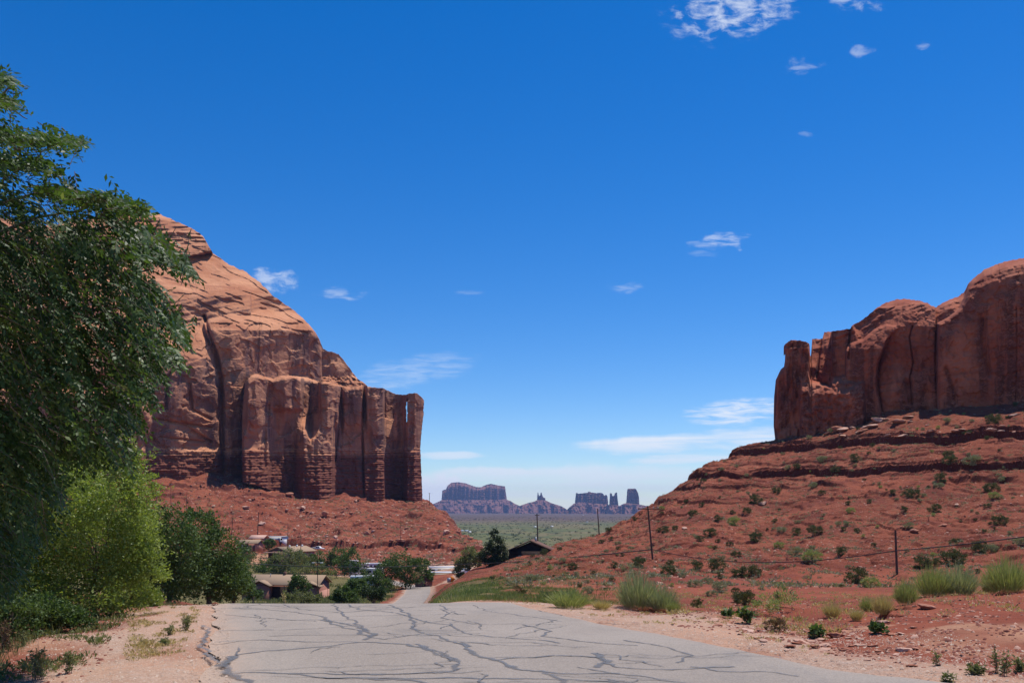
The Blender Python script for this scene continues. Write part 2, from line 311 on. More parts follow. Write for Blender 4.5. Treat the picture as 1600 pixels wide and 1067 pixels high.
M['rockred'] = rock_mat('boulder_red', (.38, .15, .09), (.5, .24, .16), (.27, .09, .055), (.3, .12, .08), 1.6, 3, .05, .3)
M['rockpale'] = rock_mat('boulder_pale', (.55, .32, .23), (.66, .42, .32), (.42, .22, .15), (.45, .25, .18), 1.6, 3, .05, .3)

def ground_mat():
    m, nt, b = new_mat('red_earth'); g = nt.nodes.new('ShaderNodeNewGeometry'); pos = g.outputs['Position']
    at = lambda n: nd(nt, 'ShaderNodeAttribute', attribute_name=n).outputs['Fac']
    big = noise(nt, pos, .05, 5, .6); mid = noise(nt, pos, .5, 6, .65); fine = noise(nt, pos, 5, 6, .7); grit = noise(nt, pos, 38, 4, .7)
    c = mixc(nt, ramp(nt, big, .35, .65), (.235, .064, .036), (.335, .10, .055))
    c = mixc(nt, mth(nt, 'MULTIPLY', ramp(nt, mid, .5, .78), .45), c, (.38, .15, .09))
    c = mixc(nt, mth(nt, 'MULTIPLY', ramp(nt, fine, .35, .65), .4), c, mixc(nt, 1.0, c, (.66, .62, .6), 'MULTIPLY'))
    c = mixc(nt, mth(nt, 'MULTIPLY', ramp(nt, noise(nt, mapping(nt, pos, (.11, .07, .3), (4, 9, 2)), 1, 6, .7), .48, .62), .55), c, (.145, .040, .030))
    # rock ledges: steep faces are coloured a darker red
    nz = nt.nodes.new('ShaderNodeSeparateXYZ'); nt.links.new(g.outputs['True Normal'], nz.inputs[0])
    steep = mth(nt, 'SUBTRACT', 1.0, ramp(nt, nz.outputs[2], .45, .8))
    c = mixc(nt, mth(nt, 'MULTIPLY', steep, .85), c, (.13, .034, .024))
    # pale stone chips lying about
    v = nt.nodes.new('ShaderNodeTexVoronoi'); v.inputs['Scale'].default_value = 2.4; nt.links.new(pos, v.inputs['Vector'])
    chips = mth(nt, 'MULTIPLY', mth(nt, 'LESS_THAN', v.outputs['Distance'], .2), ramp(nt, noise(nt, pos, .12, 4, .6), .5, .62))
    c = mixc(nt, mth(nt, 'MULTIPLY', mth(nt, 'MULTIPLY', chips, at('stony')), .8), c, (.52, .29, .21))
    # thin dry growth between stones on the slopes
    sc = mth(nt, 'MULTIPLY', ramp(nt, noise(nt, pos, .9, 6, .75), .52, .68), ramp(nt, noise(nt, pos, .045, 3, .5), .38, .55))
    c = mixc(nt, mth(nt, 'MULTIPLY', mth(nt, 'MULTIPLY', sc, at('scrub')), .8), c, (.21, .155, .085))
    # sandy wash
    c = mixc(nt, mth(nt, 'MULTIPLY', at('sand'), ramp(nt, mid, .2, .6)), c, (.5, .28, .17))
    # green verge
    gr = mixc(nt, mid, (.11, .115, .04), (.22, .19, .085))
    c = mixc(nt, mth(nt, 'MULTIPLY', at('green'), ramp(nt, mth(nt, 'ADD', mid, mth(nt, 'MULTIPLY', at('green'), .35)), .5, .7)), c, gr)
    # the sagebrush plain
    pl = mixc(nt, ramp(nt, noise(nt, mapping(nt, pos, (.0011, .0007, 1)), 1, 5, .6), .4, .62), (.115, .122, .048), (.18, .145, .07))
    pl = mixc(nt, mth(nt, 'MULTIPLY', ramp(nt, noise(nt, mapping(nt, pos, (.02, .007, 1)), 1, 5, .7), .5, .64), .75), pl, (.04, .055, .03))
    syz = nt.nodes.new('ShaderNodeSeparateXYZ'); nt.links.new(pos, syz.inputs[0])
    pl = mixc(nt, mth(nt, 'MULTIPLY', ramp(nt, mth(nt, 'ADD', syz.outputs[1], mth(nt, 'MULTIPLY', noise(nt, mapping(nt, pos, (.0006, .0006, 1)), 1, 3, .5), 2500)), 3300, 5600), .75), pl, (.105, .058, .05))
    c = mixc(nt, at('plain'), c, pl)
    # gravel shoulders
    v2 = nt.nodes.new('ShaderNodeTexVoronoi'); v2.inputs['Scale'].default_value = 32; nt.links.new(pos, v2.inputs['Vector'])
    gv = mixc(nt, v2.outputs['Color'], (.34, .205, .14), (.54, .37, .275))
    gv = mixc(nt, ramp(nt, mid, .35, .7), gv, (.50, .285, .185))
    gv = mixc(nt, mth(nt, 'MULTIPLY', ramp(nt, fine, .5, .7), .35), gv, (.4, .36, .33))
    c = mixc(nt, at('gravel'), c, gv)
    c = mixc(nt, mth(nt, 'MULTIPLY', mth(nt, 'MULTIPLY', at('gravel'), ramp(nt, noise(nt, mapping(nt, pos, (.9, .5, 1), (3, 8, 0)), 1, 6, .7), .5, .66)), .6), c, (.36, .16, .095))
    nt.links.new(c, b.inputs['Base Color']); b.inputs['Roughness'].default_value = .95; b.inputs['Specular IOR Level'].default_value = .1
    h = mth(nt, 'ADD', mth(nt, 'MULTIPLY', mth(nt, 'MULTIPLY', noise(nt, pos, .45, 8, .75), 1.1), at('stony')), mth(nt, 'MULTIPLY', grit, .02))
    h = mth(nt, 'ADD', h, mth(nt, 'ADD', mth(nt, 'MULTIPLY', fine, .12), mth(nt, 'MULTIPLY', mth(nt, 'MULTIPLY', noise(nt, pos, 2.1, 6, .8), .5), at('stony'))))
    bump(nt, b, h, .9, .5); return m
M['ground'] = ground_mat()

def asphalt():
    m, nt, b = new_mat('worn_asphalt'); g = nt.nodes.new('ShaderNodeNewGeometry'); pos = g.outputs['Position']
    o = nd(nt, 'ShaderNodeAttribute', attribute_name='across').outputs['Fac']
    big = noise(nt, mapping(nt, pos, (.5, .22, 1)), 1, 4, .6); fine = noise(nt, pos, 42, 5, .85); mid = noise(nt, pos, 4, 5, .7)
    v = nt.nodes.new('ShaderNodeTexVoronoi'); v.inputs['Scale'].default_value = 48; nt.links.new(pos, v.inputs['Vector'])
    c = mixc(nt, ramp(nt, big, .35, .65), (.285, .233, .188), (.365, .302, .247))
    c = mixc(nt, mth(nt, 'MULTIPLY', ramp(nt, fine, .38, .6), .55), c, (.16, .137, .118))
    c = mixc(nt, mth(nt, 'MULTIPLY', v.outputs['Color'], .42), c, (.46, .385, .32))
    c = mixc(nt, mth(nt, 'MULTIPLY', ramp(nt, noise(nt, mapping(nt, pos, (1.3, .8, 1), (7, 3, 0)), 1, 6, .7), .5, .68), .5), c, (.215, .19, .17))
    # sand drifting over the edges, fixed to the road's own width
    e = ramp(nt, mth(nt, 'ADD', mth(nt, 'ABSOLUTE', o), mth(nt, 'MULTIPLY', mth(nt, 'SUBTRACT', mid, .5), .8)), 2.55, 3.45)
    c = mixc(nt, mth(nt, 'MULTIPLY', e, .85), c, (.50, .345, .25))
    nt.links.new(c, b.inputs['Base Color']); b.inputs['Roughness'].default_value = .85
    bump(nt, b, mth(nt, 'ADD', fine, v.outputs['Distance']), .5, .01); return m
M['asphalt'] = asphalt()
def tar():
    m, nt, b = new_mat('crack_tar'); g = nt.nodes.new('ShaderNodeNewGeometry'); pos = g.outputs['Position']
    e = nd(nt, 'ShaderNodeAttribute', attribute_name='edge').outputs['Fac']; n1 = noise(nt, pos, 14, 5, .75); n2 = noise(nt, pos, 1.2, 4, .6)
    nt.links.new(mixc(nt, n1, (.125, .125, .135), (.19, .185, .185)), b.inputs['Base Color']); b.inputs['Roughness'].default_value = .7
    al = mth(nt, 'MULTIPLY', ramp(nt, mth(nt, 'ADD', mth(nt, 'SUBTRACT', 1.0, e), mth(nt, 'MULTIPLY', mth(nt, 'SUBTRACT', n1, .5), 1.3)), .12, .75), mth(nt, 'MULTIPLY_ADD', ramp(nt, n2, .3, .65), .45, .42))
    t = nt.nodes.new('ShaderNodeBsdfTransparent'); mx = nt.nodes.new('ShaderNodeMixShader'); nt.links.new(al, mx.inputs[0]); nt.links.new(t.outputs[0], mx.inputs[1]); nt.links.new(b.outputs[0], mx.inputs[2])
    nt.links.new(mx.outputs[0], [n for n in nt.nodes if n.type == 'OUTPUT_MATERIAL'][0].inputs[0]); return m
M['tar'] = tar()

def leaf_mat(name, c1, c2, c3=None, trans=.35, rough=.45, spec=.4):
    m = bpy.data.materials.new(name); m.use_nodes = True; nt = m.node_tree; nt.nodes.clear()
    out = nt.nodes.new('ShaderNodeOutputMaterial'); b = nt.nodes.new('ShaderNodeBsdfPrincipled'); t = nt.nodes.new('ShaderNodeBsdfTranslucent')
    v = nd(nt, 'ShaderNodeAttribute', attribute_name='v').outputs['Fac']
    c = mixc(nt, ramp(nt, v, 0, 1), c1, c2)
    if c3: c = mixc(nt, ramp(nt, v, .86, .97), c, c3)
    nt.links.new(c, b.inputs['Base Color']); b.inputs['Roughness'].default_value = rough; b.inputs['Specular IOR Level'].default_value = spec
    nt.links.new(mixc(nt, 1.0, c, (1.25, 1.35, .6), 'MULTIPLY'), t.inputs['Color'])
    mx = nt.nodes.new('ShaderNodeMixShader'); mx.inputs[0].default_value = trans
    nt.links.new(b.outputs[0], mx.inputs[1]); nt.links.new(t.outputs[0], mx.inputs[2]); nt.links.new(mx.outputs[0], out.inputs[0])
    return m
M['elm'] = leaf_mat('elm_leaf', (.035, .072, .016), (.095, .155, .04), (.19, .24, .08), .36, .48, .3)
M['young'] = leaf_mat('young_leaf', (.17, .225, .045), (.33, .39, .09), (.5, .52, .19), .4)
M['midgreen'] = leaf_mat('mid_leaf', (.055, .095, .025), (.13, .185, .055), (.21, .25, .09), .3, .6, .3)
M['darkgreen'] = leaf_mat('dark_leaf', (.022, .04, .014), (.05, .08, .026), None, .2, .6, .3)
M['olive'] = leaf_mat('olive_leaf', (.13, .15, .06), (.24, .235, .11), (.36, .31, .17), .3, .7, .2)
M['verge'] = leaf_mat('verge_grass', (.13, .17, .055), (.27, .29, .12), (.40, .36, .2), .3, .8, .15)
M['shrubdark'] = leaf_mat('shrub_dark', (.075, .085, .04), (.145, .155, .075), (.2, .18, .1), .2, .8, .15)
M['sage'] = leaf_mat('shrub_sage', (.22, .22, .13), (.36, .35, .23), (.46, .41, .29), .2, .8, .15)
M['rabbit'] = leaf_mat('rabbitbrush', (.25, .27, .15), (.40, .41, .26), (.52, .50, .37), .3, .8, .15)
M['limegrass'] = leaf_mat('lime_stems', (.24, .27, .10), (.39, .40, .18), (.52, .49, .3), .3, .7, .2)
M['straw'] = leaf_mat('dry_straw', (.38, .28, .13), (.62, .49, .28), (.7, .6, .4), .3, .8, .15)
M['brownshrub'] = leaf_mat('brown_twigs', (.13, .07, .045), (.22, .15, .09), (.14, .15, .07), .2, .8, .15)
M['bark'] = flat('grey_bark', (.17, .13, .10), .9, .35, 6)
M['wood'] = flat('pole_wood', (.10, .065, .05), .85, .3, 5)
M['cable'] = flat('black_cable', (.03, .03, .03), .6)
M['stucco'] = flat('brown_stucco', (.34, .15, .11), .9, .08, 2)
M['pinkwall'] = flat('pink_stucco', (.48, .24, .18), .9, .08, 2)
M['darkwall'] = flat('timber_and_shade', (.05, .028, .022), .85, .2, 3)  # dark timber, also the painted shade of porches and openings
M['tanroof'] = flat('tan_shingle', (.36, .245, .155), .9, .14, 5)
M['pinkroof'] = flat('pink_roof', (.62, .38, .29), .8, .1, 3)
M['greyroof'] = flat('pale_metal_roof', (.5, .5, .5), .5, .1, 2)
M['white'] = flat('white_paint', (.78, .78, .76), .45, .05, 2)
M['cream'] = flat('cream_paint', (.66, .58, .44), .6, .05, 2)
M['greyblue'] = flat('grey_blue_panel', (.30, .35, .40), .5, .05, 2)
M['trim'] = flat('brown_trim', (.16, .08, .055), .8, .1, 4)
M['glass'] = flat('dark_window', (.03, .035, .04), .12, .1, 2)
M['tyre'] = flat('tyre_rubber', (.03, .03, .03), .8)
M['orange'] = flat('orange_sign', (.75, .22, .02), .5, .05)
M['metal'] = flat('galvanised', (.42, .42, .43), .45, .1, 4, .4)

# ------------------------------------------------------------------ ground and road
rows = np.concatenate([np.linspace(-40, 5.5, 20), np.exp(np.linspace(math.log(5.8), math.log(26), 260))[:-1], np.exp(np.linspace(math.log(26), math.log(90), 130))[:-1],
                       np.linspace(90, 300, 680)[:-1], np.linspace(300, 690, 480)[:-1], np.exp(np.linspace(math.log(690), math.log(28000), 110))])
cols = np.concatenate([[-40000, -15000, -6000, -3000, -1800, -1200], np.arange(-900, -20, 25), np.arange(-20, 1620, 1.75), np.arange(1625, 2600, 25), [3000, 4500, 8000, 20000, 40000]])
Y, PX = np.meshgrid(rows, cols, indexing='ij'); X = (PX - CX) / F * np.maximum(Y, 5.8)
Z = H(X, Y); RO = road_off(X, Y)
Z = Z - np.where((np.abs(RO) < 3.6) & (Y < 290), .07, 0) * (1 - sstep(np.abs(RO), 3.0, 3.6))
Zg = Z.copy(); nr, nc = Y.shape; idx = np.arange(nr * nc).reshape(nr, nc)
q = np.stack([idx[:-1, :-1], idx[:-1, 1:], idx[1:, 1:], idx[1:, :-1]], -1).reshape(-1, 4)
me = mesh_np('ground', np.stack([X, Y, Z], -1), q)
edge_n = fbm(X / 2, Y / 2, 2, 4) * .8
rw = np.where(RO > 0, np.interp(Y, [5, 8.7, 11, 16, 20, 28, 60], [3.7, 3.8, 4.2, 4.6, 4.8, 4.4, 3.9]), np.interp(Y, [5, 10, 16, 20, 30, 60], [4.9, 4.9, 5.0, 4.6, 4.2, 3.9]))
grav = (1 - sstep(np.abs(RO) + edge_n, rw - .5, rw + .5)) * (Y < 290)
pathd = np.abs(X - np.interp(Y, [225, 240, 292, 310], [-17.5, -16.5, -14, -8]))
grav = np.maximum(grav, (1 - sstep(pathd, 2.2, 3.4)) * (Y > 228) * (Y < 300))
lot = sstep(Y, 286, 300) * (1 - sstep(Y, 320, 332)) * sstep(PX, 640, 660) * (1 - sstep(PX, 740, 760))
yard = (1 - sstep(np.hypot((PX - 412 - (Y - 330) * .12) / 24, (Y - 335) / 42) + fbm(X / 6, Y / 6, 1, 3) * .3, .8, 1.1))
green = sstep(RO, 3.6, 5.5) * (1 - sstep(PX + fbm(X / 4, Y / 8, 6, 3) * 90, 830, 1040)) * sstep(Y, 17, 22) * (1 - sstep(Y, 90, 140)) * (Y < 200) * (1 - .6 * sstep(PX, 720, 820))
green = np.maximum(green, (1 - sstep(PX, 640, 690)) * sstep(Y, 60, 150) * (1 - sstep(Y, 300, 345)) * sstep(-RO, 4, 7) * .9)
green = np.maximum(green, sstep(-RO, 5.0, 8) * sstep(Y, 14, 22) * .55 * (Y < 60))
plain = sstep(Y, 720, 900) * (1 - sstep(np.abs(PX - 900), 9e4, 1e5))
fattr(me, 'gravel', np.clip(np.maximum(grav, lot), 0, 1)); fattr(me, 'green', np.clip(green * (1 - lot) * (1 - yard), 0, 1)); fattr(me, 'plain', plain)
fattr(me, 'sand', np.clip(np.maximum(yard, (1 - sstep(Y, 14, 22)) * sstep(np.abs(RO), 3.5, 6) * (1 - sstep(RO, 6.5, 8)) * sstep(fbm(X / 2.5, Y / 2.5, 9, 3), -.1, .4) * .8), 0, 1))
fattr(me, 'stony', np.clip(sstep(Y, 70, 100) * (1 - sstep(Y, 700, 900)), 0, 1))
fattr(me, 'scrub', np.clip(sstep(Y, 90, 130) * (1 - sstep(Y, 700, 900)), 0, 1))
go = link('ground', me, M['ground']); yr = .5 * (rows[:-1] + rows[1:]); me.polygons.foreach_set('use_smooth', np.repeat((yr < 60) | (yr > 300), nc - 1)); tag(go, kind='structure')

def road_pt(y, o):
    xc = np.interp(y, ROAD[:, 1], ROAD[:, 0]); s = np.interp(y, [0, 19, 28, 80, 232, 275], [-.32, -.32, -.28, -.08, -.1, -.8])
    return xc + o * np.sqrt(1 + s * s)
ys = np.concatenate([np.linspace(-12, 5, 10), np.linspace(5.5, 24, 170), np.exp(np.linspace(math.log(24.4), math.log(275), 150))]); os_ = np.linspace(-1, 1, 41)
YY, OO = np.meshgrid(ys, os_, indexing='ij')
hw = 3.12 + (fbm(YY / 1.6, np.sign(OO) * 5, 0, 4) * .13) * (np.abs(OO) > .9); OO = OO * hw; OO = np.where(OO > 0, OO * .90, OO * 1.03)
XX = road_pt(YY, OO); ZZ = H(XX, YY) + .01 - .03 * (np.abs(OO) > 3.05)
n0, n1 = YY.shape; idx = np.arange(n0 * n1).reshape(n0, n1)
me = mesh_np('road', np.stack([XX, YY, ZZ], -1), np.stack([idx[:-1, :-1], idx[:-1, 1:], idx[1:, 1:], idx[1:, :-1]], -1).reshape(-1, 4))
fattr(me, 'across', OO); tag(link('road', me, M['asphalt'], smooth=True), kind='structure')

# tar lines sealed over the road's cracks
def road_xy(px, py):
    d = (1.6 - .036 * 8.2) / ((py - HY) / F - .036); d = min(max(d, 5.5), 19.6); return (px - CX) / F * d, d
TARS = [([(345, 1040), (365, 1022), (350, 1040), (372, 1058), (400, 1075)], 7), ([(365, 1022), (420, 1015), (520, 1008), (560, 1003), (640, 1006), (690, 1016), (720, 1035), (700, 1048), (600, 1053), (500, 1052), (420, 1050), (360, 1050)], 5),
 ([(330, 950), (420, 952), (500, 962), (520, 975), (560, 985), (575, 995), (600, 1000)], 5), ([(500, 968), (560, 978), (585, 992), (570, 1000)], 7),
 ([(440, 944), (470, 952), (530, 958), (600, 952), (650, 948)], 3.5), ([(545, 944), (560, 952), (620, 958), (660, 970), (700, 976), (740, 992), (800, 998), (880, 1004)], 4),
 ([(650, 1005), (690, 1022), (712, 1030)], 6), ([(720, 1005), (745, 1020), (770, 1030), (830, 1048), (900, 1052), (980, 1050)], 6), ([(600, 999), (660, 990), (720, 988)], 3),
 ([(770, 1030), (860, 1022), (930, 1025), (960, 1040), (1040, 1045), (1150, 1040)], 4), ([(930, 1018), (945, 1030), (938, 1042)], 7), ([(520, 945), (545, 965), (575, 985)], 4), ([(610, 945), (640, 960), (650, 985), (700, 1000), (735, 1010)], 4.5),
 ([(335, 960), (420, 966), (500, 970)], 3), ([(340, 985), (440, 984), (520, 980), (560, 975)], 3), ([(340, 1003), (400, 1000), (480, 1003), (560, 1003)], 3.5), ([(500, 1060), (600, 1060), (720, 1060), (900, 1062), (1020, 1072)], 5),
 ([(450, 1052), (520, 1060), (640, 1064), (700, 1075)], 4), ([(820, 975), (860, 985), (850, 995), (905, 1002), (1000, 1008)], 4), ([(840, 950), (880, 958), (940, 962), (1000, 968)], 3), ([(740, 945), (760, 955), (820, 962), (880, 968)], 3),
 ([(690, 945), (700, 958), (690, 965), (740, 975)], 3), ([(980, 1000), (1040, 1010), (1080, 1022), (1060, 1035)], 3.5), ([(1080, 1040), (1120, 1048), (1200, 1050), (1260, 1060)], 3.5), ([(360, 944), (420, 946), (470, 950)], 3), ([(560, 992), (500, 992), (420, 994)], 3),
 ([(318, 975), (326, 990), (316, 1003), (324, 1020), (345, 1035)], 5), ([(850, 1050), (880, 1062), (870, 1075)], 5), ([(900, 1040), (1000, 1056), (1100, 1075)], 3)]
vv, qq, ee = [], [], []
for li, (pl, w) in enumerate(TARS):
    pts = np.array([road_xy(*p) for p in pl]); seg = np.r_[0, np.cumsum(np.hypot(*np.diff(pts, axis=0).T))]
    t = np.arange(0, seg[-1], .05); x = np.interp(t, seg, pts[:, 0]); y = np.interp(t, seg, pts[:, 1])
    x = x + fbm(t * 2.1, li * 3.3, 0, 4) * .07; y = y + fbm(t * 2.3, li * 5.1 + 9, 0, 4) * .09
    gx, gy = np.gradient(x), np.gradient(y); L = np.hypot(gx, gy) + 1e-9; wd = (w * .0095) * (1 + fbm(t * 4, li, 5, 2) * .8)
    xy = np.concatenate([np.stack([x - gy / L * wd, y + gx / L * wd], -1), np.stack([x, y], -1), np.stack([x + gy / L * wd, y - gx / L * wd], -1)])
    z = H(xy[:, 0], xy[:, 1]) + .0145 + .0006 * (li % 5); base = sum(len(v) for v in vv); n = len(t)
    vv.append(np.column_stack([xy, z])); i = np.arange(n - 1) + base; qq += [np.stack([i, i + 1, i + 1 + n, i + n], -1), np.stack([i + n, i + 1 + n, i + 1 + 2 * n, i + 2 * n], -1)]; ee.append(np.r_[np.ones(n), np.zeros(n), np.ones(n)])
# hairline seals between the wide ones
for li in range(46):
    y0 = float(np.exp(RNG.uniform(math.log(7.2), math.log(19)))); o0 = RNG.uniform(-3, 1.5); ln = RNG.uniform(.6, 2.6); ang = RNG.normal() * .35 if li % 3 else RNG.uniform(1.0, 2.0)
    t = np.arange(0, ln, .05); x = road_pt(np.array([y0]), np.array([o0]))[0] + t * cos(ang) + fbm(t * 1.7, li * 2.3 + 70, 0, 4) * .16; y = y0 + t * sin(ang) + fbm(t * 1.9, li * 4.1 + 90, 0, 4) * .2
    gx, gy = np.gradient(x), np.gradient(y); L = np.hypot(gx, gy) + 1e-9; wd = .013 * (1 + fbm(t * 4, li, 55, 2) * .8) * np.clip(np.minimum(t, ln - t) * 6, .1, 1)
    xy = np.concatenate([np.stack([x - gy / L * wd, y + gx / L * wd], -1), np.stack([x + gy / L * wd, y - gx / L * wd], -1)])
    if np.abs(road_off(xy[:, 0], xy[:, 1])).max() > 3.2: continue
    z = H(xy[:, 0], xy[:, 1]) + .018 + .0005 * (li % 5); base = sum(len(v) for v in vv); n = len(t)
    vv.append(np.column_stack([xy, z])); i = np.arange(n - 1) + base; qq.append(np.stack([i, i + 1, i + 1 + n, i + n], -1)); ee.append(np.full(2 * n, .35))
tme = mesh_np('road_crack_sealing', np.concatenate(vv), np.concatenate(qq)); fattr(tme, 'edge', np.concatenate(ee))
tag(link('road_crack_sealing', tme, M['tar']), kind='structure')

# ------------------------------------------------------------------ rock walls in real relief
def sdf(poly, x, y):                                       # positive inside
    poly = np.array(poly, float); n = len(poly); dmin = np.full(x.shape, 1e9); ins = np.zeros(x.shape, bool)
    for i in range(n):
        ax, ay = poly[i]; bx, by = poly[(i + 1) % n]; ex, ey = bx - ax, by - ay
        t = np.clip(((x - ax) * ex + (y - ay) * ey) / (ex * ex + ey * ey + 1e-9), 0, 1)
        dmin = np.minimum(dmin, np.hypot(x - ax - t * ex, y - ay - t * ey))
        c = ((ay > y) != (by > y)) & (x < (bx - ax) * (y - ay) / (by - ay + 1e-12) + ax); ins ^= c
    return np.where(ins, dmin, -dmin)
def crack(D, x, y, pl, depth, w):
    dm = np.full(x.shape, 1e9)
    for (ax, ay), (bx, by) in zip(pl[:-1], pl[1:]):
        ex, ey = bx - ax, by - ay; t = np.clip(((x - ax) * ex + (y - ay) * ey) / (ex * ex + ey * ey), 0, 1)
        dm = np.minimum(dm, np.hypot(x - ax - t * ex, y - ay - t * ey))
    return D + depth * np.exp(-(dm / w) ** 2)
def block(D, x, y, poly, Db, r, depth):
    s = sdf(poly, x, y); e = np.clip(s / r, 0, 1); round_ = depth * (1 - np.sqrt(np.clip(1 - (1 - e) ** 2, 0, 1)))
    return np.where(s > 0, np.minimum(D, Db + round_), D)
def relief(name, pxs, topf, basef, nrow, depthf, thickf, mat, warp=None, hole=None, parent=None):
    s = np.asarray(pxs, float); t = np.linspace(0, 1, nrow); Sg, Tg = np.meshgrid(s, t, indexing='ij')
    tp, bs = topf(Sg), basef(Sg); py = bs + (tp - bs) * Tg; px = Sg + (warp(Sg, py) if warp else 0)
    D = depthf(px, py, Tg); fx, fz = (px - CX) / F, (HY - py) / F
    front = np.stack([fx * D, D, fz * D], -1); th = thickf(px) * (1 - .25 * Tg)
    back = np.stack([fx * (D + th), D + th, fz * D - (Tg > .97) * 1.0], -1)
    n0, n1 = D.shape; N = n0 * n1; i = np.arange(N).reshape(n0, n1)
    keep = np.ones((n0 - 1, n1 - 1), bool)
    if hole is not None: keep &= ~hole(.5 * (px[:-1, :-1] + px[1:, 1:]), .5 * (py[:-1, :-1] + py[1:, 1:]))
    f = np.stack([i[:-1, :-1], i[1:, :-1], i[1:, 1:], i[:-1, 1:]], -1)
    q = [f[keep], f[keep][:, ::-1] + N]
    K = np.pad(keep, 1)                                    # K[a+1,b+1] = keep[a,b]
    # edges along rows direction (between i and i+1 in axis 0 at row b)
    for b_ in range(n1):
        lo, hi = K[1:-1, b_], K[1:-1, b_ + 1]; m = np.nonzero(lo != hi)[0]
        if len(m): A, B = i[m, b_], i[m + 1, b_]; q.append(np.stack([A, B, B + N, A + N], -1))
    for a_ in range(n0):
        lo, hi = K[a_, 1:-1], K[a_ + 1, 1:-1]; m = np.nonzero(lo != hi)[0]
        if len(m): A, B = i[a_, m], i[a_, m + 1]; q.append(np.stack([A, B, B + N, A + N], -1))
    me = mesh_np(name, np.concatenate([front.reshape(-1, 3), back.reshape(-1, 3)]), np.concatenate(q))
    o = link(name, me, mat, parent); return o
def curve(pts):
    pts = np.array(pts, float); return lambda x: np.interp(x, pts[:, 0], pts[:, 1])

# left mesa
topL0 = curve([(-500, 250), (-200, 290), (60, 355), (120, 345), (180, 338), (223, 333), (250, 335), (280, 348), (300, 357), (317, 369), (325, 382), (333, 396), (359, 414), (385, 425), (391, 431), (405, 440), (425, 461), (445, 475), (462, 487), (481, 505), (493, 519), (500, 532), (505, 545), (512, 549), (528, 552), (545, 573), (556, 589), (566, 596), (575, 604), (590, 606), (598, 606), (610, 612), (619, 616), (634, 617), (641, 614.5), (652, 614), (660, 621), (663, 626)])
topL = lambda x: topL0(x) + fbm(x / 9, 0, 0, 4) * 1.6
baseL0 = curve([(-500, 760), (0, 752), (220, 748), (300, 746), (345, 743), (370, 736), (400, 742), (430, 751), (455, 763), (470, 771), (520, 768), (535, 766), (570, 776), (590, 772), (610, 778), (635, 784), (665, 786)])
baseL = lambda x: baseL0(x) + 16
def D0L(x): return np.interp(x, [-500, 220, 345, 460, 560, 660], [330, 505, 528, 576, 610, 645])
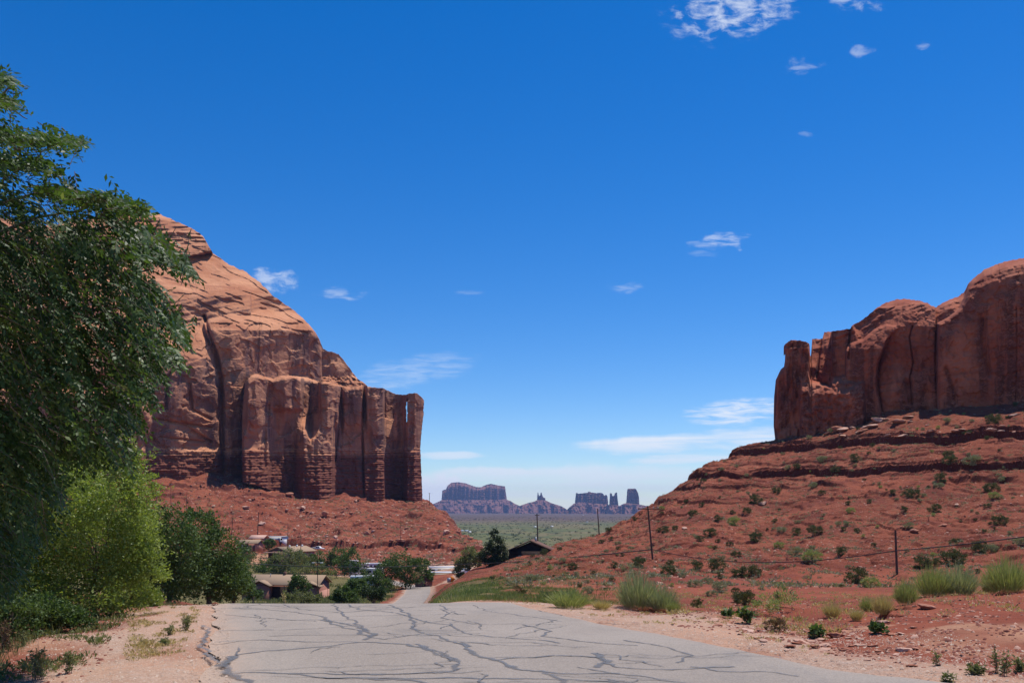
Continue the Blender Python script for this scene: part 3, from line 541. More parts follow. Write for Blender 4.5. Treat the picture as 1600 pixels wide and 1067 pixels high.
def depthL(x, y, t):
    D0 = D0L(x); zb = (HY - y) / F * D0
    rec = np.interp(y, [330, 365, 396, 430, 452, 462, 492, 530, 800], [165, 128, 112, 78, 52, 44, 36, 24, 20])
    D = D0 + rec + 6 * fbm(x / 70, y / 45, 1, 2)
    capb = np.interp(x, [120, 228, 300, 335], [385, 398, 402, 396])   # hard cap with its own step
    D = D - 16 * sstep(capb - y, 0, 4) * (x < 345) + 3.2 * pn(x / 40, y / 3.2, 3) * sstep(capb - y, -2, 3) * (x < 345)
    sh = (y > 452 + 10 * pn(x / 30, 0, 4)) & (x > 240) & (x < 392)
    D = np.where(sh, D - 6, D)
    # slope stepping down behind the block towards the right
    E = D0 + np.interp(y, [530, 560, 590, 612, 800], [66, 42, 20, 6, 2]) + 7 * np.abs(fbm(x / 13, y / 11, 8, 3)) * sstep(620 - y, 0, 25)
    D = block(D, x, y, [(494, 515), (500, 528), (505, 540), (512, 545), (528, 548), (545, 568), (556, 584), (575, 598), (602, 600), (640, 610), (640, 820), (494, 820)], E, 4, 4)
    B = D0 + 4 + np.interp(y, [465, 485, 500, 516, 600, 800], [58, 34, 15, 3, 1, 0]) + 2.2 * fbm(x / 30, y / 50, 2, 2)
    B = B + np.interp(x, [318, 345, 360, 503], [5, 0, -3, 8])
    D = block(D, x, y, [(318, 506), (326, 497), (340, 492), (364, 482), (400, 470), (425, 466), (450, 472), (481, 500), (499, 526), (503, 545), (503, 820), (347, 820), (346, 620), (334, 560)], B, 9, 12)
    A = D0 - 9 + np.interp(y, [490, 510, 535, 560, 620, 800], [52, 28, 12, 3, 0, 0]) + 2.4 * fbm(x / 34, y / 50, 4, 2) + 1.5 * (x - 280) * (x > 280) * .12
    D = block(D, x, y, [(-600, 500), (100, 505), (219, 507), (262, 494), (296, 493), (317, 512), (334, 545), (343, 590), (346, 640), (350, 760), (352, 820), (-600, 820)], A, 10, 13)
    D = block(D, x, y, [(-600, 600), (215, 610), (232, 622), (238, 660), (228, 700), (224, 820), (-600, 820)], D0 - 16 + 2 * fbm(x / 12, y / 20, 3, 3), 7, 6)
    prof_hi = 1.35 * np.interp(x, [380, 388, 405, 420, 425, 445, 470, 475, 485, 497, 503, 512, 526, 533, 538, 552, 566, 569, 574, 590, 598, 601, 615, 629, 632, 637, 648, 661], [-12, -22, -20, -12, -14, -18, -13, -2, 2, -1, -17, -20, -14, 0, -6, -9, -11, 2, -15, -16, -12, 3, 7, 5, -6, -14, -17, -9])
    prof_lo = 1.3 * np.interp(x, [372, 380, 398, 410, 414, 418, 424, 440, 460, 466, 474, 500, 518, 524, 534, 566, 570, 590, 600, 604, 615, 629, 632, 637, 648, 661], [-10, -20, -19, -17, -15, -16, -9, -6, -7, -13, -21, -24, -20, -7, -5, -8, -9, -15, -12, -2, 1, 1, -6, -13, -16, -9])
    lo = sstep(y + 14 * pn(x / 12, 3, 1), 640, 690)
    Fr = D0 + prof_hi * (1 - lo) + prof_lo * lo
    Fr = Fr - 4 + 2.2 * fbm(x / 11, y / 55, 3, 2) - 3 * sstep(x, 385, 400) * sstep(y, 700, 770)
    Fr = Fr + 5.0 * ((1 - lo) * sstep(np.abs(x - 447 - (y - 620) * .15), 26, 20) * sstep(y, 636, 646)) * 1.3
    Lt = [(378, 820), (379, 640), (383, 598), (387, 592), (392, 586), (401, 584), (412, 588), (426, 592), (438, 588), (452, 587), (480, 590), (497, 596), (512, 597), (528, 602), (546, 604), (560, 603), (575, 601), (580, 600), (600, 598), (640, 600), (680, 600), (680, 820)]
    D = block(D, x, y, Lt, Fr, 7, 9)
    bedded = sstep(y + 6 * pn(x / 25, 1, 2), 698, 706)
    D = D + bedded * (1.3 * pn(x / 55, y / 2.6, 9) + 1.1 * fbm(x / 9, y / 7, 4, 3) + .6 * pn(x / 3, y / 5, 44) - 4.5 * sstep(y, 700, 770)) 
    for pl, dp, w in [([(319, 494), (327, 520), (338, 552), (346, 590), (347, 615)], 7, 2.2), ([(405, 490), (404, 560), (402, 580)], 1.2, 1), ([(296, 600), (300, 640), (330, 655)], 3, 2),
                      ([(285, 560), (262, 590), (260, 640)], 3, 2), ([(533, 606), (530, 660), (524, 720)], 4, 1.2), ([(568, 604), (566, 660), (569, 780)], 6, 1.3), ([(601, 615), (603, 780)], 3, 1.2), ([(240, 655), (285, 662), (330, 668)], 3, 2.2),
                      ([(250, 530), (248, 600)], 2, 2), ([(250, 683), (320, 690)], 2, 1.5), ([(440, 512), (480, 520)], 2, 1.5), ([(300, 672), (330, 690)], 4, 2)]:
        D = crack(D, x, y, pl, dp, w)
    # spalled arches and slabs: flat facets with sharp lips
    fa = fbm(x / 42, y / 30, 11, 3); fb = fbm(x / 24, y / 34, 17, 3)
    D = D + (1 - bedded) * (y > 505) * (1.3 * sstep(fa, .02, .045) + .9 * sstep(fb, .1, .125) + .7 * sstep(fa - fb, .25, .27))
    D = D + .25 * fbm(x / 6, y / 6, 3, 3) + np.where(y < 505, 1.2 * pn(x / 60 + y / 50, y / 5.5 + x / 30, 6) + 1.4 * sstep(pn(x / 45, (y - .35 * x) / 9, 16), .1, .16), 0) + .15 * fbm(x / 1.9, y / 1.9, 8, 2)
    rim = 1 - np.clip((663 - x) / 7, 0, 1); D = D + 16 * (1 - np.sqrt(1 - rim ** 2)) - 7 * sstep(x, 349, 356) * (1 - sstep(x, 372, 378)) * sstep(y, 600, 640) * 0
    return D
EDGE_L = curve([(600, 0), (622, -.5), (648, -1), (672, -4), (700, -6), (742, -4), (790, -2)])
warpL = lambda s, py: np.clip((s - 634) / 29, 0, 1) * (EDGE_L(py) + 1.2 * pn(py / 6, 4, 2)) * (s > 634)
pxl = np.concatenate([np.arange(-500, 190, 14), np.arange(190, 663.2, 1.05)])
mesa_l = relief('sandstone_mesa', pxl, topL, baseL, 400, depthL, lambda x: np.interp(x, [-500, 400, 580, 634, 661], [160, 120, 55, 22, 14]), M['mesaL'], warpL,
       hole=lambda x, y: (np.abs(x - 635.6 - .6 * pn(y / 9, 2, 2)) < .95) & (y > 621) & (y < 659))
tag(mesa_l, 'huge orange sandstone mesa over the village at left, its crest sloping to a detached pillar', 'mesa')

# right mesa
topR0 = curve([(1206, 542), (1210, 539), (1216, 536.5), (1226, 533), (1238, 531), (1250, 532), (1260, 534), (1264, 537), (1265.2, 541), (1265.6, 556), (1267.5, 556), (1268.6, 529), (1276, 530), (1285, 529), (1288, 519), (1309, 516.5), (1328, 514), (1331, 509), (1345, 501), (1357, 492.5), (1370, 481), (1384, 473), (1400, 468), (1414, 467), (1438, 470), (1452, 475), (1462, 480.5), (1470, 475), (1480, 470), (1495, 464), (1505.5, 458), (1512, 445), (1519, 437), (1537, 422), (1552, 415), (1570, 409), (1600, 403), (1640, 396), (1750, 380), (1900, 372), (2200, 380)])
topR = lambda x: topR0(x) + fbm(x / 6, 3, 0, 4) * 1.2
baseR = lambda x: curve([(1206, 692), (1240, 685), (1290, 674), (1330, 668), (1360, 656), (1402, 645), (1450, 640), (1500, 637), (1600, 630), (1850, 625), (2200, 600)])(x) + 12
def depthR(x, y, t):
    D0 = np.interp(x, [1206, 1300, 1400, 1500, 1600, 1850, 2200], [294, 281, 267, 254, 242, 212, 190])
    tp = topR0(x)
    D = D0 + np.interp(y - tp, [0, 6, 16, 40, 80, 300], [13, 7, 3.5, 1.2, 0, -.5]) * sstep(x, 1320, 1345)
    D = D + 1.6 * fbm(x / 30, y / 45, 2, 3) - .03 * (y - 600)
    D = D + 4 * sstep(x, 1262, 1266) * (1 - sstep(x, 1322, 1328)) + np.where((x > 1262) & (x < 1328), np.interp(y, [515, 545, 575, 600, 720], [14, 6, 2, 0, 0]), 0)
    D = block(D, x, y, [(1332, 500), (1372, 480), (1400, 478), (1384, 490), (1358, 510), (1330, 530), (1328, 560), (1310, 600), (1300, 500)], D0 + 8, 3, 3)
    D = block(D, x, y, [(1320, 720), (1321, 548), (1327, 536), (1348, 530), (1366, 514), (1384, 506), (1412, 509), (1404, 517), (1391, 526), (1382, 546), (1374, 566), (1371, 590), (1372, 612), (1379, 641), (1380, 720)], D0 - 4 + np.interp(y, [505, 525, 545, 600], [6, 3, 0, 0]), 5, 4)
    D = block(D, x, y, [(1300, 430), (1335, 515), (1350, 560), (1350, 720), (1440, 720), (1461, 720), (1462, 480), (1438, 472), (1412, 486), (1405, 500), (1300, 700)], D0 + 1.5 + np.interp(y, [470, 490, 510, 600], [7, 3, 0, 0]), 3, 1)
    D = block(D, x, y, [(1464, 720), (1464, 505), (1483, 495), (1498, 482), (1508, 461), (1512, 440), (1524, 425), (1570, 400), (2300, 350), (2300, 720)], D0 - 6 + np.interp(y - tp, [0, 10, 25, 60], [12, 5, 2, 0]), 6, 5)
    D = block(D, x, y, [(1250, 720), (1247, 612), (1249, 593), (1262, 592), (1280, 597), (1297, 603), (1299, 588), (1320, 583), (1345, 584), (1352, 596), (1353, 640), (1352, 720)], D0 - 9 + 1.2 * fbm(x / 9, y / 12, 3, 2) + np.interp(y, [584, 600, 615, 700], [10, 3, 0, -1]), 6, 7)
    D = block(D, x, y, [(1200, 720), (1200, 500), (1264.5, 500), (1264.5, 600), (1252, 640), (1250, 720)], D0 - 5 + 1.5 * fbm(x / 8, y / 26, 3, 2) + 1.6 * (y < 543), 4, 3)
    for pl, dp, w in [([(1426, 509), (1421, 527), (1427, 566), (1422, 590), (1425, 632)], 1.6, 1), ([(1462, 482), (1463, 520), (1461, 560), (1464, 640)], .7, .9), ([(1588, 480), (1589, 540), (1587, 625)], .6, .9), ([(1387, 530), (1375, 562), (1370, 588), (1378, 642)], 2.2, 1.1),
                      ([(1283, 530), (1276, 590)], 2.5, 1.5), ([(1536, 500), (1540, 560), (1546, 585)], 1.6, 5), ([(1478, 575), (1495, 630)], 1, 3), ([(1420, 600), (1424, 628)], 2, 5), ([(1328, 515), (1326, 560)], 2, 1.4)]:
        D = crack(D, x, y, pl, dp, w)
    D = D + .3 * fbm(x / 8, y / 8, 5, 3) + .6 * pn(x / 40, (y + .3 * x) / 5, 9) * sstep(tp + 34 - y, 0, 24) + .4 * sstep(fbm(x / 22, y / 18, 23, 3), .05, .1) + .12 * fbm(x / 2, y / 2.5, 7, 2)
    rim = 1 - np.clip((x - 1208 - EDGE_R(y)) / 7, 0, 1); D = D + 7 * (1 - np.sqrt(1 - rim ** 2))
    return D
EDGE_R = curve([(520, 17), (536, 17), (544, 16.5), (548, 19), (562, 18.5), (573, 17), (577, 12), (582, 9.5), (594, 4), (620, 1.5), (640, 1), (662, .8), (692, 4), (710, 5)])
warpR = lambda s, py: np.clip(1 - (s - 1208) / 30, 0, 1) * EDGE_R(py) - 3 * np.exp(-((s - 1263.5) / 3) ** 2) * sstep(py, 541, 547) * (s < 1266)
pxr = np.concatenate([np.arange(1208, 1612, 1.0), np.arange(1625, 2200, 14)])
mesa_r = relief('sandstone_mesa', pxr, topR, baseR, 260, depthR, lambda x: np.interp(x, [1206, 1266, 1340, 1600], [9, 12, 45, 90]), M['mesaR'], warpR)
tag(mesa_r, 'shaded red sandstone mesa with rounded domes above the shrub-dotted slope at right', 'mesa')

# the far buttes, each with its talus skirt
def butte(label, top, base, tal, D, thick, seed, name='butte'):
    root = empty(name, P(.5 * (top[0][0] + top[-1][0]), HY + 45 * F / D, D)); tag(root, label, 'butte', 'far buttes on the plain')
    rx, ry, rz_ = root.location
    tf = curve(top)
    def dep(x, y, t):
        e = np.minimum(x - top[0][0], top[-1][0] - x) / 2.5; rim = 1 - np.clip(e, 0, 1)
        return D + 60 * rim ** 2 + 70 * fbm(x / 5.0, y / 60, seed, 3) - (y - base) * 1.2 + 16 * fbm(x / 1.2, y / 3, seed + 5, 2) + 18 * pn(x / 20, y / 1.6, seed) + 90 * sstep(tf(x) + 6 - y, 0, 6) * (thick > 300)
    o = relief('cliff', np.arange(top[0][0], top[-1][0] + .01, .35), lambda x: tf(x) + .5 * pn(x / 1.3, seed, 1), lambda x: base + 4 + 0 * x, 90, dep, lambda x: thick + 0 * x, M['butte'], parent=root)
    tt = curve(tal)
    def dt(x, y, t):
        bs = HY + 50 * F / D; h = (bs - y) / F * D
        return D - 380 + h * 1.9 + 45 * ridged(x / 7, y / 12, seed, 3) + 260 * fbm(x / 14, seed, 1, 3) * sstep(y, 788, 800) + 12 * pn(x / 18, y / 2.3, seed) + 20 * fbm(x / 3, y / 4, seed, 3)
    s = relief('talus_slope', np.arange(tal[0][0], tal[-1][0] + .01, .6), tt, lambda x: HY + 52 * F / D + 0 * x, 70, dt, lambda x: thick + 500 + 0 * x, M['talusfar'], parent=root)
    for c in (o, s): c.location = (-rx, -ry, -rz_)
butte('wide flat-topped blue-shaded butte far off, the leftmost one, next to the left mesa', [(690, 779), (691, 766), (697, 764), (699, 759), (705, 754), (716, 753), (727, 754.5), (735, 757.5), (744, 760.5), (751, 761), (760, 757), (767, 755.5), (778, 758), (789, 759.5), (790.5, 770), (792, 780)], 781,
      [(655, 797), (672, 789), (684, 784), (692, 780), (740, 781), (790, 780), (797, 782), (805, 787), (812, 790), (826, 796), (840, 800)], 9800, 500, 1)
butte('thin twin-spired pinnacle on a cone of scree, second of the far buttes from left', [(839, 781), (840, 769.5), (841, 769), (842, 774.5), (844, 773.5), (845, 769), (846, 769), (847.7, 774.5), (849, 777), (852, 778), (852.4, 782)], 782,
      [(806, 798), (812, 790), (825, 785.5), (834, 783.5), (839, 781), (853, 781.5), (861, 785.5), (877, 790.5), (890, 798)], 9300, 60, 2)
butte('long castle-like butte with a notched rim, third of the far buttes from the left', [(898.5, 783), (900, 769.5), (904, 771), (912, 770), (918, 769.5), (920, 767.5), (924, 769), (932, 770), (938, 769.5), (942.5, 771), (944, 774), (947, 772.5), (949, 775), (950.5, 786)], 787,
      [(885, 797), (890, 792), (896, 787), (900, 785), (912, 784), (925, 786), (951, 788), (960, 793), (970, 798)], 8700, 250, 3)
butte('narrow pair of stone towers between the long butte and the square one', [(952, 789), (953, 771), (954, 769.8), (956, 771), (957, 775), (959.5, 774), (961, 770), (964, 769), (965, 779), (966.5, 790)], 789,
      [(944, 797), (950, 790), (956, 789), (963, 789), (970, 791), (978, 797)], 8500, 90, 4)
butte('tall square-shouldered butte on the right end of the far row, beside the utility pole', [(978.5, 785), (980, 765), (981, 763.3), (992, 763), (994, 764), (997, 770), (998.5, 777), (999, 790)], 788,
      [(955, 797), (966, 791), (975, 786.5), (980, 785.5), (1000, 788), (1020, 792), (1060, 798)], 8300, 130, 5)

# ------------------------------------------------------------------ foliage
def leaf_quads(c, ax, side, L, Wd):
    """diamond leaves: centre base c, axis ax, side vector"""
    L = L[:, None]; Wd = Wd[:, None]; n = np.cross(ax, side)
    v = np.stack([c, c + ax * L * .5 + side * Wd * .5 - n * Wd * .12, c + ax * L, c + ax * L * .5 - side * Wd * .5 - n * Wd * .12], 1)
    return v.reshape(-1, 3), np.arange(len(c) * 4).reshape(-1, 4)
def unit(v): return v / (np.linalg.norm(v, axis=-1, keepdims=True) + 1e-9)
def leaf_mesh(name, c, ax, L, Wd, val, rng):
    side = unit(np.cross(ax, rng.normal(size=ax.shape))); v, q = leaf_quads(c, ax, side, L, Wd)
    me = mesh_np(name, v, q); fattr(me, 'v', np.repeat(val, 4)); return me
def tubes(name, lines, sides=5):
    """lines: list of (pts Nx3, r0, r1)"""
    V, Q, base = [], [], 0
    for pts, r0, r1 in lines:
        pts = np.asarray(pts, float); n = len(pts); t = unit(np.gradient(pts, axis=0)); up = np.array([0, 0, 1.]) if abs(t[0, 2]) < .9 else np.array([1., 0, 0])
        a = unit(np.cross(t, up)); b = np.cross(t, a); r = np.linspace(r0, r1, n)[:, None]
        for k in range(sides):
            th = 2 * pi * k / sides; V.append(pts + (a * cos(th) + b * sin(th)) * r)
        i = np.arange(n - 1)
        for k in range(sides):
            k2 = (k + 1) % sides; Q.append(np.stack([base + k * n + i, base + k2 * n + i, base + k2 * n + i + 1, base + k * n + i + 1], -1))
        base += n * sides
    return mesh_np(name, np.concatenate(V), np.concatenate(Q))
def bez(a, b, sag=0.0, n=8, wig=0.0, rng=RNG):
    t = np.linspace(0, 1, n)[:, None]; p = np.asarray(a) * (1 - t) + np.asarray(b) * t; p[:, 2] += (4 * t * (1 - t))[:, 0] * sag
    if wig: p[1:-1] += rng.normal(size=(n - 2, 3)) * wig
    return p

def near_tree():
    rng = np.random.default_rng(21)
    outline = [(-40, 95), (0, 182), (30, 190), (44, 210), (72, 222), (60, 246), (40, 284), (90, 292), (140, 306), (180, 326), (205, 345), (222, 368), (236, 400), (216, 440), (226, 480), (214, 520), (220, 560), (206, 600), (196, 640), (196, 690), (160, 706), (112, 730), (96, 800), (60, 850), (30, 900), (-20, 940), (-620, 900), (-620, 60)]
    N = 4700; x = rng.uniform(-600, 310, N * 6); y = rng.uniform(60, 960, N * 6)
    ok = sdf(outline, x, y) > 4; x, y = x[ok], y[ok]
    # thin the part outside the frame and open gaps in the crown
    w = np.where(x > -60, 1, .13) * np.where(fbm(x / 30, y / 30, 2, 3) > -.10 - .12 * (y > 330), 1, .10)
    w = w * np.where((x > 130) & (fbm(x / 17, y / 17, 6, 2) < .05), .45, 1) * np.where(y < 300, .4, 1) * np.where((y > 300) & (y < 345) & (x > 40) & (x < 170), .35, 1)
    k = rng.random(len(x)) < w; x, y = x[k][:N], y[k][:N]
    # long sprays that reach out past the crown
    sx, sy, sd_ = [], [], []
    for pl in ([(-40, 122), (20, 119)], [(-40, 150), (24, 154)], [(0, 205), (60, 212), (128, 218)], [(20, 248), (88, 262)], [(60, 292), (150, 305), (228, 326)], [(120, 300), (180, 318)], [(180, 345), (250, 375), (300, 412)], [(200, 375), (270, 395)],
               [(200, 440), (260, 452)], [(200, 470), (255, 490), (292, 515)], [(190, 520), (240, 530), (285, 548)], [(190, 560), (255, 572)], [(190, 600), (238, 612)], [(170, 640), (222, 652)], [(160, 690), (205, 700)]):
        m = int(math.hypot(pl[-1][0] - pl[0][0], pl[-1][1] - pl[0][1]) * 1.1); t = rng.random(m) * (len(pl) - 1)
        sx.append(np.interp(t, range(len(pl)), [p[0] for p in pl]) + rng.normal(size=m) * 3); sy.append(np.interp(t, range(len(pl)), [p[1] for p in pl]) + rng.normal(size=m) * 4)
    x = np.concatenate([x, *sx]); y = np.concatenate([y, *sy]); n = len(x)
    d = 9.3 + rng.normal(size=n) * 1.0 + np.where(y < 330, -.3, .1); d = np.clip(d, 7.4, 11.6)
    o = np.stack([(x - CX) / F * d, d, (HY - y) / F * d], -1)
    zrel = (HY - y) / F * d
    dirs = np.stack([rng.normal(size=n) * .5 + .75, rng.normal(size=n) * .6 - .15, rng.normal(size=n) * .3 + np.where(y < 330, .12, -.35)], -1); dirs = unit(dirs)
    Ltw = rng.uniform(.22, .46, n); o = o - dirs * Ltw[:, None] * .7
    ml = 15; s = (np.arange(ml) + .5) / ml
    droop = np.where(y < 330, .10, .28)[:, None]
    P_ = o[:, None, :] + dirs[:, None, :] * (Ltw[:, None] * s)[..., None]
    P_[..., 2] -= droop * (s ** 2)[None, :] * Ltw[:, None] * 1.6
    tan = np.repeat(dirs[:, None, :], ml, 1); tan = tan.copy(); tan[..., 2] -= droop * s[None] * 2; tan = unit(tan)
    sd = unit(np.cross(tan, np.array([0, 0, 1.]) + rng.normal(size=(n, 1, 3)) * .35)); sg = np.where(np.arange(ml) % 2, 1, -1)[None, :, None]
    ax = unit(tan * .75 + sd * sg * .8 + rng.normal(size=tan.shape) * .16 - np.array([0, 0, .38]))
    nn = unit(np.cross(ax, sd * sg)); side = unit(np.cross(nn, ax) + rng.normal(size=ax.shape) * .3)
    side = unit(side - ax * (side * ax).sum(-1, keepdims=True))
    c = P_.reshape(-1, 3); ax = ax.reshape(-1, 3); side = side.reshape(-1, 3)
    L = rng.uniform(.045, .078, len(c)); v, q = leaf_quads(c, ax, side, L, L * rng.uniform(.4, .52, len(c)))
    me = mesh_np('foliage', v, q); fattr(me, 'v', np.repeat(np.clip(rng.normal(.45, .22, len(c)), 0, 1), 4))
    root = empty('elm_tree', (-9.4, 10.2, hz(-9.4, 10.2)))
    tag(root, 'large dark green leafy tree overhanging the left edge, nearest of all the trees', 'tree')
    base = np.array(root.location); f = link('crown', me, M['elm'], root); f.location = -base
    # twigs, branches, trunk
    lines = []
    sel = rng.choice(n, 2600, replace=False)
    for i in sel: lines.append((np.stack([o[i], (o[i] + P_[i, 7]) / 2, P_[i, 7], P_[i, -1]]), .004, .0015))
    tw = tubes('twigs', lines, 3)
    limbs = []; hub = np.array([-9.2, 10.1, 1.2])
    tips = [P(120, 330, 9.3), (P(60, 220, 9.2)), P(20, 130, 9.0), P(200, 345, 9.2), P(240, 420, 9.0), P(250, 520, 9.0), P(180, 480, 9.6), P(200, 620, 9.3), P(120, 560, 9.0), P(60, 420, 10.), P(20, 620, 9.5), P(150, 700, 9.4), P(60, 780, 9.2), P(-60, 300, 9.8), P(-200, 500, 10), P(-300, 250, 10.3), P(60, 300, 9.6), P(-100, 800, 9.4), P(-420, 450, 10)]
    for i, tp in enumerate(tips):
        tp = np.array(tp); m = hub * .45 + tp * .55 + rng.normal(size=3) * .2; m[2] += .5
        t = np.linspace(0, 1, 14)[:, None]; cur = hub * (1 - t) ** 2 + 2 * m * t * (1 - t) + tp * t ** 2; cur[1:-1] += rng.normal(size=(12, 3)) * .03
        limbs.append((cur, .085, .008))
        for j in range(5):
            a0 = cur[5 + j * 2 - (j > 3)]; b0 = a0 + np.array([rng.uniform(-.1, .4), rng.uniform(-.4, .4), rng.uniform(-.4, .1)]); limbs.append((bez(a0, b0, .08, 7, .02, rng), .016, .004))
    f2 = link('branch', tubes('branches', limbs, 6), M['bark'], root); f2.location = -base
    f3 = link('twig', tw, M['bark'], root); f3.location = -base
    tr = link('trunk', tubes('trunk', [(bez(base + (0, 0, -.2), hub + (0, 0, .1), 0, 9, .03, rng), .26, .15)], 12), M['bark'], root); tr.location = -base
near_tree()

def crown_points(rng, blobs, N, surf=.55):
    """points inside a set of ellipsoids (cx,cy,cz,rx,ry,rz), biased to their skins, in clumps"""
    w = np.array([b[3] * b[5] for b in blobs]); w = w / w.sum(); nclump = max(12, N // 60)
    out = []; k = rng.choice(len(blobs), nclump, p=w)
    B = np.array(blobs)[k]; u = unit(rng.normal(size=(nclump, 3))); r = rng.random(nclump) ** (1 / 3) * (1 - surf) + surf * rng.uniform(.82, 1.0, nclump)
    cc = B[:, :3] + u * r[:, None] * B[:, 3:]
    m = rng.choice(nclump, N); sz = B[m, 3:].mean(1) * .2
    p = cc[m] + rng.normal(size=(N, 3)) * sz[:, None] * np.array([1, 1, .7]); return p, cc, unit(u[m] * [1, 1, .8] + [0, 0, .25])
def out_c(cc, bl):
    c0 = np.mean([b[:3] for b in bl], axis=0); return unit(cc - c0)
def tree(px, py, d, blobs_px, mat, label, N=5000, leaf=.16, name='leafy_tree', cat='tree', group=None, seed=0, trunk=.12, dr=.8, aspect=.55, fill=.45):
    """blobs_px: (px, py, rx, ry) in photo pixels at distance d, turned into metres round the tree's own axis"""
    rng = np.random.default_rng(1000 + seed); k = d / F; bx = (px - CX) * k; bz = hz(bx, d)
    root = empty(name, (bx, d, bz)); tag(root, label, cat, group)
    bl = [((a - px) * k, rng.uniform(-.3, .3) * rx * k, (HY - b) * k - bz, rx * k, rx * k * dr, ry * k) for a, b, rx, ry in blobs_px]
    p, cc, out = crown_points(rng, bl, N, fill); p[:, 2] = np.maximum(p[:, 2], .02)
    ns = max(20, N // (150 if name == 'young_elm' else 260)); m = 26; ci = rng.choice(len(cc), ns); sd = unit(out_c(cc, bl)[ci] * .6 + [0, 0, .75] + rng.normal(size=(ns, 3)) * .3); sl_ = rng.uniform(.25, .7, ns) * max(b[3] for b in bl) * .75
    tt_ = rng.random((ns, m)); sp_ = cc[ci][:, None] + sd[:, None] * (tt_ * sl_[:, None])[..., None] + rng.normal(size=(ns, m, 3)) * leaf * .9 * (1.15 - tt_)[..., None]
    p = np.concatenate([p, sp_.reshape(-1, 3)]); out = np.concatenate([out, np.repeat(sd, m, 0)])
    ax = unit(out * .6 + rng.normal(size=p.shape) * .7); L = rng.uniform(.6, 1.3, len(p)) * leaf
    val = np.clip(.45 + .3 * fbm(p[:, 0] / (leaf * 9), p[:, 1] / (leaf * 9), p[:, 2] / (leaf * 9), 2) + rng.normal(size=len(p)) * .16, 0, 1)
    link('crown', leaf_mesh('crown', p, ax, L, L * aspect, val, rng), mat, root)
    hmax = max(b[2] for b in bl); lines = [(bez((0, 0, -.3), (bl[0][0] * .5, 0, max(.5, hmax * .6)), 0, 7, .05 * hmax * .3, rng), trunk, trunk * .5)]
    tip0 = lines[0][0][-2]
    for c in cc[rng.choice(len(cc), min(len(cc), 16), replace=False)]: lines.append((bez(tip0 * rng.uniform(.35, 1), c, .1, 6, .03, rng), trunk * .35, trunk * .06))
    link('trunk', tubes('trunk', lines, 6), M['bark'], root)
    return root
# left: yellow-green young elms under the big tree, then the darker grove
tree(150, 955, 17.0, [(150, 840, 70, 80), (195, 775, 32, 60), (110, 800, 60, 90), (200, 880, 46, 45), (70, 900, 75, 60), (120, 935, 95, 38), (205, 830, 38, 60), (30, 870, 60, 80), (60, 945, 70, 35), (180, 925, 50, 34), (235, 900, 26, 40), (20, 930, 60, 50)], M['young'], 'bright yellow-green young tree under the big dark tree, nearest the gravel shoulder', 46000, .066, 'young_elm', seed=1, trunk=.05, aspect=.42, fill=.3)
tree(175, 940, 21, [(185, 730, 30, 60), (150, 740, 50, 60), (210, 790, 28, 50), (120, 780, 70, 80), (200, 850, 40, 60), (60, 800, 90, 80), (228, 775, 18, 45), (215, 720, 16, 36), (120, 715, 40, 50)], M['young'], 'light green slender young tree rising behind the nearest bright shrubs at left', 23000, .08, 'young_elm', seed=2, trunk=.06, aspect=.42, fill=.3)
tree(-60, 960, 16, [(-60, 850, 110, 110), (-150, 820, 100, 120)], M['young'], 'pale green young tree at the very left edge, mostly hidden by the dark tree', 7000, .06, 'young_elm', seed=3, trunk=.06, aspect=.42)
tree(265, 938, 46, [(262, 835, 48, 48), (230, 870, 45, 60), (285, 870, 40, 60), (270, 905, 55, 32)], M['midgreen'], 'rounded dark green tree left of the road crest, behind the yellow-green shrubs', 16000, .15, seed=4, trunk=.16)
tree(330, 938, 50, [(315, 830, 34, 32), (335, 875, 38, 55), (350, 905, 36, 32), (310, 900, 40, 36)], M['midgreen'], 'dense green tree at the left edge of the road crest, beside the long brown house', 14000, .15, seed=5, trunk=.16)
tree(366, 938, 56, [(362, 895, 22, 28), (372, 915, 20, 24), (350, 922, 24, 18)], M['midgreen'], 'small green tree in front of the left end of the long brown house', 5000, .15, seed=6, trunk=.08)
tree(215, 932, 60, [(215, 850, 50, 60), (160, 860, 60, 60)], M['midgreen'], 'tall green tree half hidden behind the yellow-green shrubs on the left', 8000, .18, seed=7, trunk=.16)
tree(20, 925, 55, [(20, 840, 110, 70), (-150, 850, 120, 80)], M['midgreen'], 'broad dark green grove tree behind the big tree at far left', 8000, .2, seed=8, trunk=.2)
for i, (px, py, d, bl, mt, lb, n_) in enumerate([
  (95, 985, 14.5, [(95, 962, 34, 20), (60, 958, 36, 26), (125, 972, 26, 14)], 'midgreen', 'low leafy green bush on the left bank under the young trees', 6000),
  (205, 960, 19.5, [(205, 930, 36, 26), (230, 938, 22, 18)], 'young', 'bright green bush at the right foot of the young trees', 6000),
  (20, 1005, 13, [(18, 965, 45, 36), (-25, 970, 45, 40)], 'midgreen', 'green bush at the left edge above the weedy ditch', 7000)]):
    tree(px, py, d, bl, M[mt], lb, n_, .055, 'bush', 'bush', 'bushes on the left bank', 70 + i, .02)
G1 = 'trees among the village houses'
